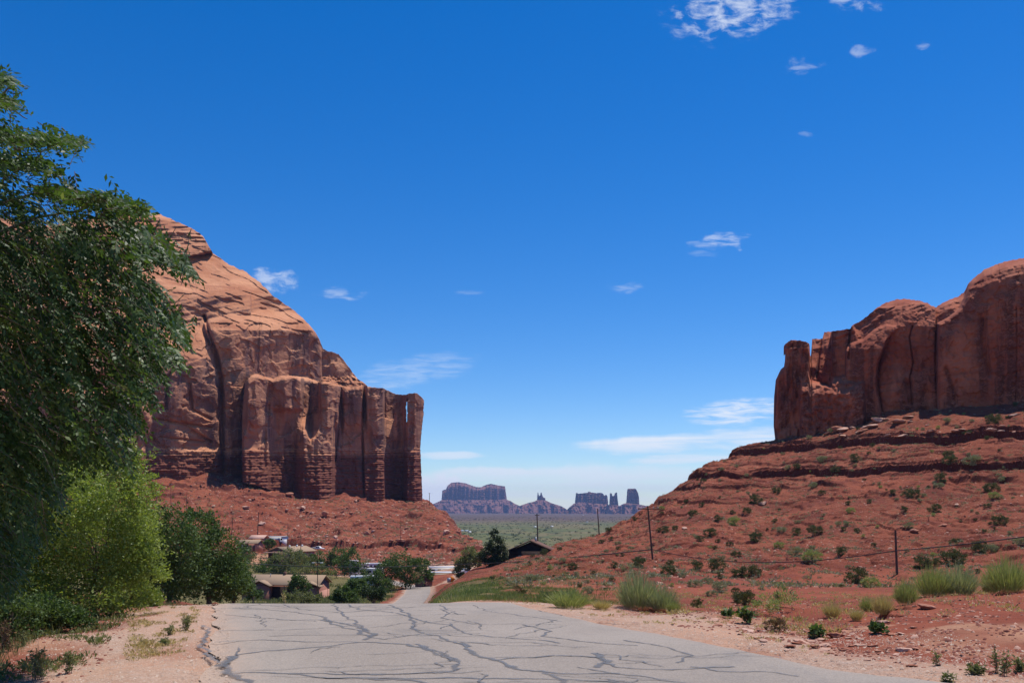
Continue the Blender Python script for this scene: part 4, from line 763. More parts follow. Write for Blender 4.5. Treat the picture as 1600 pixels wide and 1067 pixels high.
for i, (bx_, by_, d_, bl_, mt, lb, n_, lf) in enumerate([
 (456, 892, 285, [(452, 868, 22, 14), (436, 878, 16, 14), (470, 876, 20, 14)], 'olive', 'grey-green tree in front of the tan-roofed pink house', 4200, .55),
 (420, 838, 345, [(421, 850, 8, 8)], 'midgreen', 'small round green tree in the sandy yard beside the pink shed', 1500, .5),
 (512, 890, 290, [(508, 874, 20, 13), (528, 872, 18, 15), (492, 880, 16, 10)], 'midgreen', 'wide green tree right of the pink house, above the brown roof', 4200, .55),
 (548, 900, 270, [(546, 876, 16, 20), (530, 888, 16, 16), (560, 892, 14, 18)], 'midgreen', 'green tree between the brown house and the parked campers', 3800, .5),
 (404, 888, 290, [(400, 882, 22, 9), (428, 889, 22, 7)], 'midgreen', 'low green tree line just above the left end of the brown roof', 2600, .5),
 (477, 897, 262, [(475, 890, 22, 7), (505, 893, 18, 7)], 'olive', 'low olive scrub tree behind the ridge of the brown roof', 2200, .5),
 (634, 922, 225, [(628, 880, 24, 16), (610, 892, 20, 18), (640, 895, 22, 20), (618, 910, 24, 14), (650, 884, 14, 12)], 'midgreen', 'large round dark green tree beside the lower stretch of road', 9000, .42),
 (664, 915, 235, [(663, 888, 10, 14), (668, 900, 9, 10)], 'midgreen', 'slim green tree on the right flank of the big round roadside tree', 1800, .45),
 (590, 928, 200, [(588, 905, 14, 14), (575, 912, 16, 12), (600, 915, 12, 10)], 'midgreen', 'medium green tree in front of the white campers', 3600, .38),
 (560, 933, 150, [(556, 914, 14, 10), (546, 922, 12, 9), (568, 924, 14, 9)], 'midgreen', 'green bushy tree right of the brown house wall', 4500, .3),
 (583, 942, 130, [(582, 926, 16, 10), (592, 928, 12, 8)], 'darkgreen', 'small dark green bush just over the road crest, left of the lower road', 2600, .26),
 (466, 940, 165, [(466, 908, 13, 8), (462, 916, 12, 9), (475, 915, 10, 8)], 'midgreen', 'round bright green tree in front of the middle of the brown house', 3200, .3),
 (475, 945, 140, [(472, 932, 20, 7), (490, 933, 16, 6), (452, 934, 14, 6)], 'olive', 'yellow-green bush at the foot of the brown house', 3000, .26),
 (525, 943, 120, [(534, 926, 10, 11), (546, 932, 14, 8), (524, 936, 10, 5)], 'midgreen', 'leafy green bush covering the right corner of the brown house', 3800, .26),
 (396, 942, 120, [(394, 926, 14, 10), (384, 910, 12, 16)], 'midgreen', 'green bush at the left corner of the brown house', 2600, .26),
 (733, 889, 205, [(733, 870, 20, 14), (722, 878, 12, 11), (746, 874, 14, 14), (735, 882, 18, 8)], 'olive', 'hazy grey-green tree left of the dark pointed tree', 4200, .42),
 (717, 905, 240, [(717, 893, 9, 8)], 'darkgreen', 'low dark bush beside the white trailers', 1300, .35),
 (772, 888, 190, [(772, 838, 7, 12), (773, 852, 13, 14), (765, 866, 15, 16), (778, 868, 14, 18), (770, 879, 15, 8), (785, 856, 7, 12)], 'darkgreen', 'dark pointed evergreen standing left of the dark timber house', 8000, .34),
 (796, 884, 195, [(796, 878, 10, 6)], 'darkgreen', 'small dark bush at the left foot of the dark timber house', 900, .3),
 (386, 862, 330, [(384, 866, 16, 10), (374, 874, 16, 10)], 'midgreen', 'green tree left of the sandy yard, below the pink shed', 2400, .5)]):
    tree(bx_, by_, d_, bl_, M[mt], lb, n_, lf, group=G1, seed=20 + i, trunk=.14)

# ------------------------------------------------------------------ shrubs: prototypes and copies
def copy_tree(o, parent=None):
    c = o.copy(); COL.objects.link(c)
    if parent: c.parent = parent
    for ch in list(o.children): copy_tree(ch, c)
    return c
def shrub_mesh(kind, seed):
    rng = np.random.default_rng(seed)
    if kind in ('round', 'sparse'):
        N = 2600 if kind == 'round' else 1100
        bl = [(0, 0, .36, .45, .45, .36), (.22, .1, .28, .3, .3, .28), (-.24, -.1, .26, .3, .3, .27), (.02, .2, .45, .25, .25, .2)]
        p, cc, out = crown_points(rng, bl, N, .5); p[:, 2] = np.abs(p[:, 2]); ax = unit(out + rng.normal(size=p.shape) * .5 + [0, 0, .3]); L = rng.uniform(.05, .10, N)
        Wd = L * .4; val = np.clip(rng.normal(.45, .25, N), 0, 1)
    else:                                                  # upright stems: broom, grass
        N = 2400 if kind == 'broom' else 1100
        th = rng.uniform(0, 2 * pi, N); rr = np.sqrt(rng.random(N)) * (.5 if kind == 'broom' else .38); lean = rr * rng.uniform(.5, 1.5, N) * (1.0 if kind == 'broom' else 1.3)
        ax = unit(np.stack([np.cos(th) * lean, np.sin(th) * lean, np.ones(N) * .9], -1) + rng.normal(size=(N, 3)) * .2)
        low = rng.random(N) ** 1.3 * (.62 if kind == 'broom' else .1) * (1 - rr)
        p = np.stack([np.cos(th) * rr * .55, np.sin(th) * rr * .55, 0 * rr], -1) + ax * low[:, None]; L = rng.uniform(.25, .5, N) * (1.0 if kind == 'broom' else 1.5) * (1 - .4 * rr); Wd = np.full(N, .0085 if kind == 'broom' else .008)
        val = np.clip(rng.normal(.5, .25, N), 0, 1)
    return leaf_mesh('foliage', p, ax, L, Wd, val, rng)
SHM = {}
def shrub(kind, mat, name, x, y, w, h, label, cat='shrub', group=None, var=0, z=None):
    key = (kind, mat, var % 3); rng = random.random
    if key not in SHM:
        me = shrub_mesh(kind, 50 + 7 * (var % 3) + len(kind)); me.materials.append(M[mat]); SHM[key] = me
    o = bpy.data.objects.new(name, SHM[key]); COL.objects.link(o)
    o.location = (x, y, (hz(x, y) if z is None else z) - .02 * h); o.scale = (w, w, h); o.rotation_euler = (0, 0, rng() * 6.28)
    return tag(o, label, cat, group)
GH = 'shrubs dotted over the right red slope'
MAJ = [(1180, 787, 20, 'd'), (1213, 771, 14, 'd'), (1245, 733, 12, 'd'), (1231, 735, 12, 's'), (1285, 723, 16, 's'), (1284, 773, 10, 'd'), (1270, 762, 14, 's'), (1083, 806, 14, 'd'), (1097, 791, 9, 'd'), (1122, 814, 12, 'd'), (1167, 802, 13, 'd'), (1146, 821, 20, 'y'), (1145, 803, 8, 'd'), (1273, 834, 20, 'd'), (1180, 846, 22, 'd'), (1039, 832, 14, 'd'), (1055, 828, 10, 'd'), (1110, 838, 18, 'd'), (1094, 846, 12, 'd'), (1140, 853, 10, 'd'), (1122, 848, 8, 'd'), (1116, 858, 8, 'd'), (1150, 870, 14, 'd'), (1217, 856, 14, 'y'), (1244, 836, 16, 'd'), (1221, 832, 16, 's'), (1269, 879, 26, 'y'), (1244, 869, 24, 's'), (1269, 858, 10, 's'), (1089, 891, 20, 'd'), (1121, 895, 30, 'd'), (1172, 902, 28, 'd'), (1150, 902, 18, 'd'), (1046, 885, 14, 'd'), (1044, 899, 22, 'd'), (1066, 902, 14, 's'), (1125, 905, 10, 'd'), (1085, 917, 20, 's'), (1105, 912, 16, 's'), (1125, 926, 26, 's'), (1112, 931, 16, 's'), (1149, 926, 12, 'd'), (1090, 955, 20, 'd'), (1156, 941, 24, 'd'),
 (1306, 740, 14, 'd'), (1336, 722, 16, 'd'), (1482, 715, 16, 'd'), (1485, 730, 20, 'd'), (1470, 752, 18, 'd'), (1467, 762, 14, 's'), (1520, 732, 26, 's'), (1566, 755, 12, 's'), (1549, 768, 20, 'd'), (1553, 780, 14, 'y'), (1358, 786, 9, 'd'), (1329, 802, 12, 'y'), (1325, 789, 9, 'd'), (1395, 772, 10, 'd'), (1424, 778, 22, 'd'), (1414, 800, 10, 'd'), (1461, 801, 19, 'd'), (1543, 794, 10, 'd'), (1562, 820, 22, 'd'), (1339, 832, 10, 'd'), (1310, 820, 10, 's'), (1324, 821, 12, 's'), (1420, 827, 14, 's'), (1494, 852, 16, 'd'), (1578, 835, 9, 's'), (1315, 868, 18, 'd'), (1365, 854, 8, 'd'), (1417, 862, 8, 's'), (1530, 864, 26, 'd'), (1548, 862, 20, 's'), (1595, 852, 20, 's'), (1440, 889, 26, 'd'), (1458, 888, 24, 'd'), (1490, 886, 36, 'd'), (1337, 912, 34, 'd'), (1360, 918, 24, 'y'),
 (998, 885, 22, 'd'), (960, 887, 12, 'd'), (918, 927, 18, 's'), (894, 890, 14, 'd'), (850, 866, 12, 'd'), (951, 831, 10, 'd'), (940, 849, 9, 'd'), (955, 844, 8, 'd'), (879, 878, 10, 's'), (956, 908, 9, 'd'), (828, 883, 8, 'd'), (832, 908, 18, 's'), (807, 930, 20, 'b'), (817, 931, 14, 'd'), (769, 905, 8, 'd'), (783, 904, 8, 's'), (1452, 640, 10, 'd'), (1470, 636, 10, 'd'), (1528, 634, 6, 'd'), (1586, 634, 8, 'd'), (1552, 663, 22, 'd'), (1310, 665, 12, 'd'), (1330, 662, 12, 'd'), (1300, 676, 12, 's'), (1480, 660, 12, 's'), (1264, 686, 10, 's'), (1366, 655, 8, 'd')]
KIND = {'d': ('round', 'shrubdark', 'dark green'), 's': ('round', 'sage', 'grey-green'), 'y': ('round', 'limegrass', 'yellow-green'), 'b': ('sparse', 'brownshrub', 'reddish brown')}
LM = [(1015, 890, 'the crossarmed pole'), (1401, 905, 'the short pole'), (1212, 690, "the blunt rock pillar"), (1400, 645, 'the right mesa wall'), (1146, 818, 'the yellow-green slope shrub'), (828, 868, 'the timber house'),
      (1560, 740, 'the right-edge ledge'), (1192, 788, 'the pale slope boulder'), (1172, 900, 'the low dark shrub pair'), (1273, 832, 'the lone round shrub'), (1494, 850, 'the upright dark shrub'), (1562, 818, 'the dark right-edge shrub'), (997, 950, 'the tall broom bush'),
      (1480, 720, 'the dark gully shrubs'), (936, 838, 'the thin ridge pole'), (1424, 776, 'the wide ledge shrub'), (1285, 722, 'the upper sage patch'), (1097, 790, 'the left skyline ledge')]
LML = [(626, 842, 'the perched boulder'), (697, 830, 'the pale rounded boulder'), (474, 797, 'the brightest boulder'), (497, 858, 'the white pickup'), (404, 822, 'the village poles'), (300, 760, 'the three left poles'), (455, 765, 'the cliff buttress'), (660, 785, 'the end pillar'), (572, 832, 'the dark angular boulder'), (540, 800, 'the dark block pair'), (745, 848, 'the talus tip'), (600, 775, 'the shaded cliff foot'), (380, 745, 'the prow foot')]
LMS = [(1168, 970, 'the broad-leaved weed'), (1276, 996, 'the leafy rock weed'), (1371, 988, 'the small leafy weed'), (1378, 955, 'the golden grass'), (1212, 982, 'the brown shoulder shrub'), (1556, 1040, 'the tall thin weed'), (1463, 1035, 'the short sprig'), (1447, 952, 'the lone bank rock'), (1574, 925, 'the edge bush'), (1300, 962, 'the pale grass clump')]
def where(px, py, lms=None):
    l = min(lms or LM, key=lambda t: math.hypot(t[0] - px, (t[1] - py) * 1.3)); dx, dy = px - l[0], py - l[1]
    v = 'above' if dy < -9 else 'below' if dy > 9 else ''; h = 'left of' if dx < -9 else 'right of' if dx > 9 else ''
    return ((v + ' and ' + h) if v and h else (v or h or 'at')) + ' ' + l[2]
ents = []
for i, (px, py, w, t) in enumerate(MAJ):
    x, y, z = hit(px, py, 22 if py > 920 else 60, 300); wm = w * y / F; ents.append((px, py, w, t, x, y, wm, True))
rr = random.Random(11); placed = [(m[0], m[1]) for m in MAJ]; tries = 0
sil = curve([(760, 880), (840, 860), (1000, 800), (1052, 770), (1072, 748), (1124, 718), (1210, 692), (1400, 650), (1600, 636)])
while len(ents) < 290 and tries < 6000:
    tries += 1; px = rr.uniform(780, 1598); py = rr.uniform(sil(px) + 4, 925)
    if fbm(px / 60, py / 34, 4, 2) < rr.uniform(-.25, .2): continue
    if any(abs(px - a) < 6 and abs(py - b) < 5 for a, b in placed): continue
    if abs(px - 1300) < 150 and 840 < py < 905 and rr.random() < .7: continue
    placed.append((px, py)); x, y, z = hit(px, py, 62, 300); w = rr.uniform(2.6, 7.5) * (1 + (py - 690) / 700)
    ents.append((px, py, w, rr.choice('dsssssy' if rr.random() < .7 else 'dds'), x, y, w * y / F, False))
SZ = lambda w: 'tiny' if w < 7 else 'small' if w < 11 else 'middling' if w < 17 else 'large'
for i, (px, py, w, t, x, y, wm, big) in enumerate(ents):
    kd, mt, cn = KIND[t]; lab = f'{SZ(w)} {cn} shrub, {where(px, py)}'
    shrub(kd, mt, 'desert_shrub', x, y, wm * 1.05, wm * (.95 if t != 's' else .8) * 1.1, lab, 'shrub', GH, i)

def at_bush(px, py, w, h, kind, mat, name, label, cat='shrub', group=None, d0=10, d1=60, var=0, hs=1.3):
    x, y, z = hit(px, py, d0, d1); return shrub(kind, mat, name, x, y, w * y / F, h * y / F * hs, label, cat, group, var)
GR = 'bushes along the right side of the road'
for i, a in enumerate([
 (997, 952, 66, 62, 'broom', 'rabbit', 'rabbitbrush', 'tall pale grey-green broom bush beside the road, in front of the crossarmed utility pole'),
 (1034, 953, 50, 40, 'broom', 'rabbit', 'rabbitbrush', 'lower grey-green broom bush touching the right side of the tall one'),
 (1052, 956, 24, 18, 'broom', 'limegrass', 'rabbitbrush', 'small lime green tuft at the right end of the pale broom bushes'),
 (890, 950, 64, 32, 'broom', 'limegrass', 'rabbitbrush', 'low yellow-green bush at the road edge left of the tall broom bush'),
 (940, 952, 40, 20, 'grass', 'straw', 'dry_grass_clump', 'low dry grass clump between the two roadside broom bushes'),
 (1456, 932, 52, 50, 'broom', 'limegrass', 'rabbitbrush', 'lime green bush on the bank just right of the short pole'),
 (1498, 930, 60, 50, 'broom', 'rabbit', 'rabbitbrush', 'pale silvery bush between two green ones on the right bank'),
 (1574, 926, 66, 56, 'broom', 'limegrass', 'rabbitbrush', 'big green bush on the bank at the right edge of the view'),
 (1548, 927, 30, 36, 'broom', 'limegrass', 'rabbitbrush', 'narrow green bush filling the gap left of the biggest bank bush'),
 (1416, 945, 36, 42, 'broom', 'limegrass', 'rabbitbrush', 'bright green tuft at the foot of the short pole'),
 (1378, 962, 40, 42, 'grass', 'straw', 'dry_grass_clump', 'large golden dry grass clump on the red bank'),
 (1300, 965, 36, 32, 'grass', 'straw', 'dry_grass_clump', 'pale dry grass clump left of the large golden one'),
 (1338, 970, 24, 24, 'grass', 'straw', 'dry_grass_clump', 'small dry grass clump between the two larger ones'),
 (1355, 955, 24, 24, 'broom', 'limegrass', 'rabbitbrush', 'small green tuft just behind the large golden grass clump'),
 (1212, 986, 30, 24, 'round', 'brownshrub', 'desert_shrub', 'dull brown-green shrub at the shoulder edge, right of the leafy weed'),
 (1196, 962, 46, 34, 'sparse', 'limegrass', 'desert_shrub', 'open yellow-green shrub behind the shoulder, right of the road'),
 (1228, 952, 44, 42, 'sparse', 'limegrass', 'desert_shrub', 'airy yellow-green shrub up the bank right of the other airy one'),
 (1165, 945, 30, 26, 'round', 'shrubdark', 'desert_shrub', 'dark shrub just above the leafy weed by the shoulder')]):
    at_bush(*a, group=GR, var=i)

def weed(px, py, w, h, n, label, tall=False, seed=0, mat='olive'):
    rng = np.random.default_rng(seed); x, y, z = hit(px, py, 7.2, 40); k = y / F; root = empty('weed', (x, y, z)); tag(root, label, 'weed', 'weeds by the road')
    stems, P0, A0 = [], [], []
    for i in range(n):
        b = np.array([rng.normal() * w * k * .12, rng.normal() * w * k * .12, -.02]); t = np.array([rng.uniform(-.5, .5) * w * k * (.5 if tall else 1), rng.uniform(-.4, .4) * w * k, h * k * rng.uniform(.6, 1)])
        s = bez(b, t, .03, 7, .004, rng); stems.append((s, .004, .0015))
        m = 26 if tall else 12
        for j in range(m): u = rng.uniform(.15, 1) if tall else rng.uniform(.3, 1); q = s[min(6, int(u * 6))]; P0.append(q + rng.normal(size=3) * .012); A0.append(unit(rng.normal(size=3) * [1, 1, .5] + [0, 0, .25]))
    L = rng.uniform(.03, .06, len(P0)) * (1 if tall else 1.9)
    link('foliage', leaf_mesh('leaves', np.array(P0), np.array(A0), L, L * (.3 if tall else .6), np.clip(rng.normal(.4, .3, len(P0)), 0, 1), rng), M[mat], root)
    link('stem', tubes('stems', stems, 3), M['olive'] if False else M['bark'], root)
weed(1168, 975, 36, 30, 14, 'broad-leaved green weed among stones where the right shoulder ends', seed=1, mat='midgreen')
weed(1138, 965, 18, 12, 8, 'low green weed left of the broad-leaved one at the shoulder edge', seed=2, mat='midgreen')
weed(1276, 998, 26, 20, 10, 'leafy green weed between red rocks at the right shoulder', seed=3, mat='midgreen')
weed(1371, 990, 20, 14, 8, 'small leafy weed on the pale flat rocks at right', seed=4, mat='midgreen')
weed(1556, 1052, 14, 52, 4, 'tallest thin green weed at the bottom right corner', True, 5)
weed(1573, 1056, 18, 36, 4, 'shorter thin weed beside the tall one at bottom right', True, 6)
weed(1592, 1052, 26, 22, 8, 'low feathery weed at the right edge of the photo', True, 7)
weed(1525, 1054, 40, 14, 12, 'low flat patch of green weed left of the tall thin weed', True, 8)
weed(1463, 1040, 8, 18, 3, 'single short sprig in the sandy strip at bottom right', True, 9)
weed(1480, 1066, 34, 8, 8, 'flat green weed in the sand at the bottom right', True, 10)
weed(292, 985, 34, 24, 12, 'upright green weed growing in the left gravel shoulder', True, 11)
weed(264, 992, 20, 14, 6, 'smaller green weed just left of the shoulder weed', True, 12)
weed(258, 1008, 30, 8, 8, 'flat sprawling weed on the left gravel shoulder', True, 13)
weed(60, 1062, 40, 60, 12, 'wispy green weed at the bottom left corner', True, 14)
weed(108, 1052, 26, 40, 8, 'thin wispy weed right of the corner weed at bottom left', True, 15)
weed(8, 1018, 40, 60, 14, 'brownish tangle of weed at the left edge of the photo', True, 16, 'brownshrub')
weed(35, 1010, 26, 26, 8, 'dull weed on the red bank at far left', True, 17, 'olive')
weed(445, 940, 20, 26, 5, 'dry reed-like weed sticking up in front of the brown house', True, 18, 'straw')

def grass(name, N, sampler, hgt, mat, seed, wd=.012):
    rng = np.random.default_rng(seed); x, y = sampler(rng, N); z = H(x, y); n = len(x)
    p = np.stack([x, y, z - .01], -1); ax = unit(np.stack([rng.normal(size=n) * .35, rng.normal(size=n) * .35, np.ones(n)], -1)); sc = 1 + np.clip(y - 20, 0, 80) / 60
    L = rng.uniform(.5, 1.2, n) * hgt * (1 + .6 * fbm(x / 2, y / 3, 4, 2)); me = leaf_mesh('grass', p, ax, L, wd * sc, np.clip(rng.normal(.45, .2, n) + .5 * fbm(x / 3, y / 5, 9, 2), 0, 1), rng)
    tag(link(name, me, mat), kind='stuff', label=None); return
def s_right(rng, N):
    px = rng.uniform(670, 1010, N * 4); y = np.exp(rng.uniform(math.log(19.5), math.log(110), N * 4)); x = (px - CX) / F * y; ro = road_off(x, y)
    dens = (1 - sstep(px, 840, 1000) * sstep(y, 24, 34)) * sstep(ro, 3.3 + (y < 26) * .6, 5) * (fbm(x / 2.2, y / 3.5, 5, 3) > -.15 + .45 * sstep(px, 720, 900)) * (1 - sstep(y, 60, 110) * .6)
    k = rng.random(len(x)) < dens; return x[k][:N], y[k][:N]
grass('grass', 26000, s_right, .19, M['verge'], 5)
def s_right2(rng, N):
    px = rng.uniform(665, 900, N * 4); y = np.exp(rng.uniform(math.log(24), math.log(150), N * 4)); x = (px - CX) / F * y; ro = road_off(x, y)
    k = (ro > 4) & (fbm(x / 4, y / 7, 1, 3) > .05 + .3 * (px > 780)); return x[k][:N], y[k][:N]
grass('grass', 16000, s_right2, .28, M['verge'], 6, .02)
def s_left(rng, N):
    px = rng.uniform(-60, 345, N * 4); y = np.exp(rng.uniform(math.log(8), math.log(45), N * 4)); x = (px - CX) / F * y; ro = road_off(x, y)
    k = (ro < -5.0 - .5 * (y < 16)) & (fbm(x / 1.3, y / 1.8, 3, 3) > .02 - .25 * (y > 17)) ; return x[k][:N], y[k][:N]
grass('grass', 11000, s_left, .2, M['olive'], 7, .008)
def s_far(rng, N):
    px = rng.uniform(380, 668, N * 3); y = rng.uniform(90, 250, N * 3); x = (px - CX) / F * y; ro = road_off(x, y)
    k = (ro < -5) & (fbm(x / 7, y / 9, 3, 3) > -.1); return x[k][:N], y[k][:N]
grass('grass', 12000, s_far, .9, M['olive'], 8, .05)
def s_bank(rng, N):
    px = rng.uniform(1040, 1600, N * 3); y = np.exp(rng.uniform(math.log(14), math.log(70), N * 3)); x = (px - CX) / F * y
    k = (fbm(x / 1.6, y / 2, 3, 3) > .32) & (road_off(x, y) > 6); return x[k][:N], y[k][:N]
grass('grass', 5000, s_bank, .16, M['straw'], 9, .008)

# ------------------------------------------------------------------ rocks
def rock_mesh(seed, flat_=1.0):
    rng = np.random.default_rng(seed); import bmesh
    bm = bmesh.new(); bmesh.ops.create_icosphere(bm, subdivisions=3, radius=.5)
    V = np.array([v.co[:] for v in bm.verts])
    for _ in range(11):                                    # chop flat faces for an angular block
        n = unit(rng.normal(size=3)); o = rng.uniform(.25, .42); d = V @ n - o; V = V - np.outer(np.maximum(d, 0), n)
    V = V * [1.15, .95, .8 * flat_]; V = V + unit(V) * (fbm(V[:, 0] * 4 + seed, V[:, 1] * 4, V[:, 2] * 4, 3) * .045)[:, None]
    for v, c in zip(bm.verts, V): v.co = c
    me = bpy.data.meshes.new('rock'); bm.to_mesh(me); bm.free(); return me
RM = {}
def rock(x, y, w, h, mt, label, group, var=0, name='boulder', sink=.3, z=None):
    key = (mt, var % 6)
    if key not in RM: me = rock_mesh(var % 6 + 3, .9); me.materials.append(M[mt]); RM[key] = me
    o = bpy.data.objects.new(name, RM[key]); COL.objects.link(o); z = hz(x, y) if z is None else z
    o.location = (x, y, z + h * (.5 - sink) * .8); o.scale = (w, w * .8, h); o.rotation_euler = (random.uniform(-.2, .2), random.uniform(-.2, .2), random.random() * 6.28)
    return tag(o, label, 'boulder', group)
GB = 'boulders on the left talus slope'
for i, (px, py, w, h, c, lb) in enumerate([
 (626, 846, 15, 9, 'rockred', 'big flat-topped boulder perched on the talus ledge, lower middle'), (612, 847, 8, 8, 'rockred', 'smaller boulder just left of the big perched one'),
 (697, 834, 16, 11, 'rockpale', 'large pale rounded boulder near the right end of the talus'), (704, 840, 6, 5, 'rockpale', 'small pale rock under the large pale rounded boulder'),
 (572, 836, 10, 11, 'rockred', 'dark angular boulder left of the big perched one'), (583, 832, 6, 5, 'rockpale', 'pale chunk beside the dark angular boulder'), (525, 841, 11, 8, 'rockpale', 'pair-like pale boulder right of the white pickup'),
 (474, 797, 11, 8, 'rockpale', 'brightest pale boulder high on the talus under the cliff'), (448, 798, 9, 6, 'rockpale', 'pale slab left of the brightest boulder'), (384, 794, 14, 7, 'rockpale', 'long tilted slab high on the talus at left'),
 (409, 820, 13, 8, 'rockpale', 'pale boulder behind the left utility poles'), (430, 795, 11, 7, 'rockred', 'red block left of the pale slab cluster'), (487, 803, 8, 5, 'rockpale', 'small pale rock right of the brightest boulder'),
 (499, 811, 7, 5, 'rockpale', 'pale rock mid talus above the tan roof'), (507, 808, 11, 14, 'rockred', 'tall dark block mid talus'), (535, 801, 8, 7, 'rockred', 'dark block below the cliff buttress'), (550, 803, 9, 6, 'rockred', 'dark block right of the other one below the cliff'),
 (452, 775, 14, 8, 'rockred', 'dark slab right under the cliff foot'), (495, 823, 6, 5, 'rockred', 'small red rock above the white pickup'), (700, 822, 6, 5, 'rockpale', 'pale rock up the right talus edge'), (584, 838, 5, 5, 'rockpale', 'tiny pale rock under the pale chunk'), (582, 815, 8, 6, 'rockred', 'red block in mid slope above the perched boulder'),
 (750, 846, 14, 9, 'rockred', 'dark overhanging block at the very right tip of the talus'), (735, 843, 10, 6, 'rockred', 'red block left of the tip block'), (716, 832, 8, 6, 'rockred', 'red block on the right talus skyline')]):
    x, y, z = hit(px, py, 300, 640); rock(x, y, w * y / F, h * y / F * 1.15, c, lb, GB, i, z=z)
rr = random.Random(5); k = 0; tries = 0; NB = 0
AREAS = {0: ('upper', 'just below the cliff'), 1: ('middle', 'half way down'), 2: ('lower', 'above the houses')}
while NB < 235 and tries < 3000:
    tries += 1; px = rr.uniform(232, 740); top_ = float(baseL0(px)) + 4 if px < 662 else np.interp(px, [662, 700, 745], [790, 806, 850]); py = rr.uniform(top_, 878)
    if 378 < px < 480 and py > 835: continue
    if fbm(px / 45, py / 25, 2, 2) < rr.uniform(-.4, .2): continue
    x, y, z = hit(px, py, 300, 640); w = rr.choice([2.2, 3, 3.5, 4.5, 6]) * rr.uniform(.7, 1.2)
    pale = rr.random() < .45; a = 0 if py < 785 else 1 if py < 830 else 2
    colr = 'pale' if pale else 'red'; side = 'left' if px < 420 else 'middle' if px < 580 else 'right'
    rock(x, y, w * y / F, w * y / F * rr.uniform(.5, .9), 'rockpale' if pale else 'rockred', f'{"large" if w > 5 else "small"} {colr} talus rock {where(px, py, LML)}', GB, NB, z=z); NB += 1
GC = 'rocks on the right slope'
rock(*hit(1192, 789, 60, 300)[:2], 2.6, 1.8, 'rockpale', 'pale grey-pink boulder on the mid right slope under a dark shrub', GC, 1)
rock(*hit(1070, 827, 60, 300)[:2], 1.9, 1.0, 'rockpale', 'pale boulder half buried right of the crossarmed pole', GC, 2)
rock(*hit(1474, 822, 60, 300)[:2], 1.5, .9, 'rockred', 'round red boulder alone on the bare slope right of the short pole', GC, 3)
rock(*hit(1430, 832, 60, 300)[:2], 1.6, 1.2, 'rockred', 'squarish red rock in the scree right of the short pole', GC, 4)
for i in range(150):
    u = rr.random()
    if u < .3: px, py = rr.gauss(1425, 22), rr.gauss(828, 22)
    elif u < .55: px, py = rr.gauss(1578, 25), rr.gauss(795, 20)
    elif u < .8: px, py = rr.choice([rr.uniform(1270, 1490), rr.uniform(1280, 1600)]), rr.uniform(648, 684)
    else: px, py = rr.uniform(800, 1600), rr.uniform(760, 915)
    px = min(px, 1605); py = max(py, float(sil(px)) + 4); x, y, z = hit(px, py, 62, 300); big = (u >= .55 and u < .8)
    w = rr.choice([8, 12, 18, 26]) * rr.uniform(.7, 1.2) if big else rr.uniform(1.5, 5); pale = rr.random() < (.6 if big else .4)
    wh = 'scree patch right of the short pole' if u < .3 else 'scree at the right edge under the ledge' if u < .55 else 'shelf below the right mesa wall' if u < .8 else 'open lower right slope'
    rock(x, y, w * y / F, w * y / F * rr.uniform(.3, .6), 'rockpale' if pale else 'rockred', f'{"pale" if pale else "red"} {"flat slab" if big else "small stone"} {where(px, py)}', GC, i, name='flat_rock' if big else 'loose_stone', z=z)
GN = 'stones by the right shoulder'
for i in range(190):
    u = rr.random()
    if u < .6: px = rr.uniform(1110, 1450); py = np.interp(px, [1110, 1220, 1360, 1450], [968, 994, 1015, 1030]) + rr.gauss(0, 9)
    elif u < .8: px, py = rr.gauss(1310, 60), rr.gauss(995, 11)
    else: px = rr.uniform(1300, 1600); py = rr.uniform(945, 1045)
    x, y, z = hit(px, py, 7.2, 40); w = rr.choice([3, 5, 7, 10, 14, 20]) * rr.uniform(.6, 1.2) * (.5 if u > .8 else 1.5 if u > .6 else 1); pale = rr.random() < (.55 if u < .8 else .15)
    wh = 'along the right shoulder edge' if u < .6 else 'in the pale rocky patch' if u < .8 else 'on the bare red bank'
    rock(x, y, w * y / F, w * y / F * rr.uniform(.25, .5), 'rockpale' if pale else 'rockred', f'{"large" if w > 11 else "mid-sized" if w > 6 else "small"} {"pale" if pale else "red"} stone {where(px, py, LMS)}', GN, i, name='stone', z=z)
rock(*hit(1447, 934 + 18, 8, 30)[:2], .34, .16, 'rockred', 'lone dark red rock on top of the right bank', GN, 5, name='stone')
rock(*hit(336, 941, 9, 30)[:2], .16, .16, 'rockred', 'round red rock at the left edge of the road crest', GN, 2, name='stone')
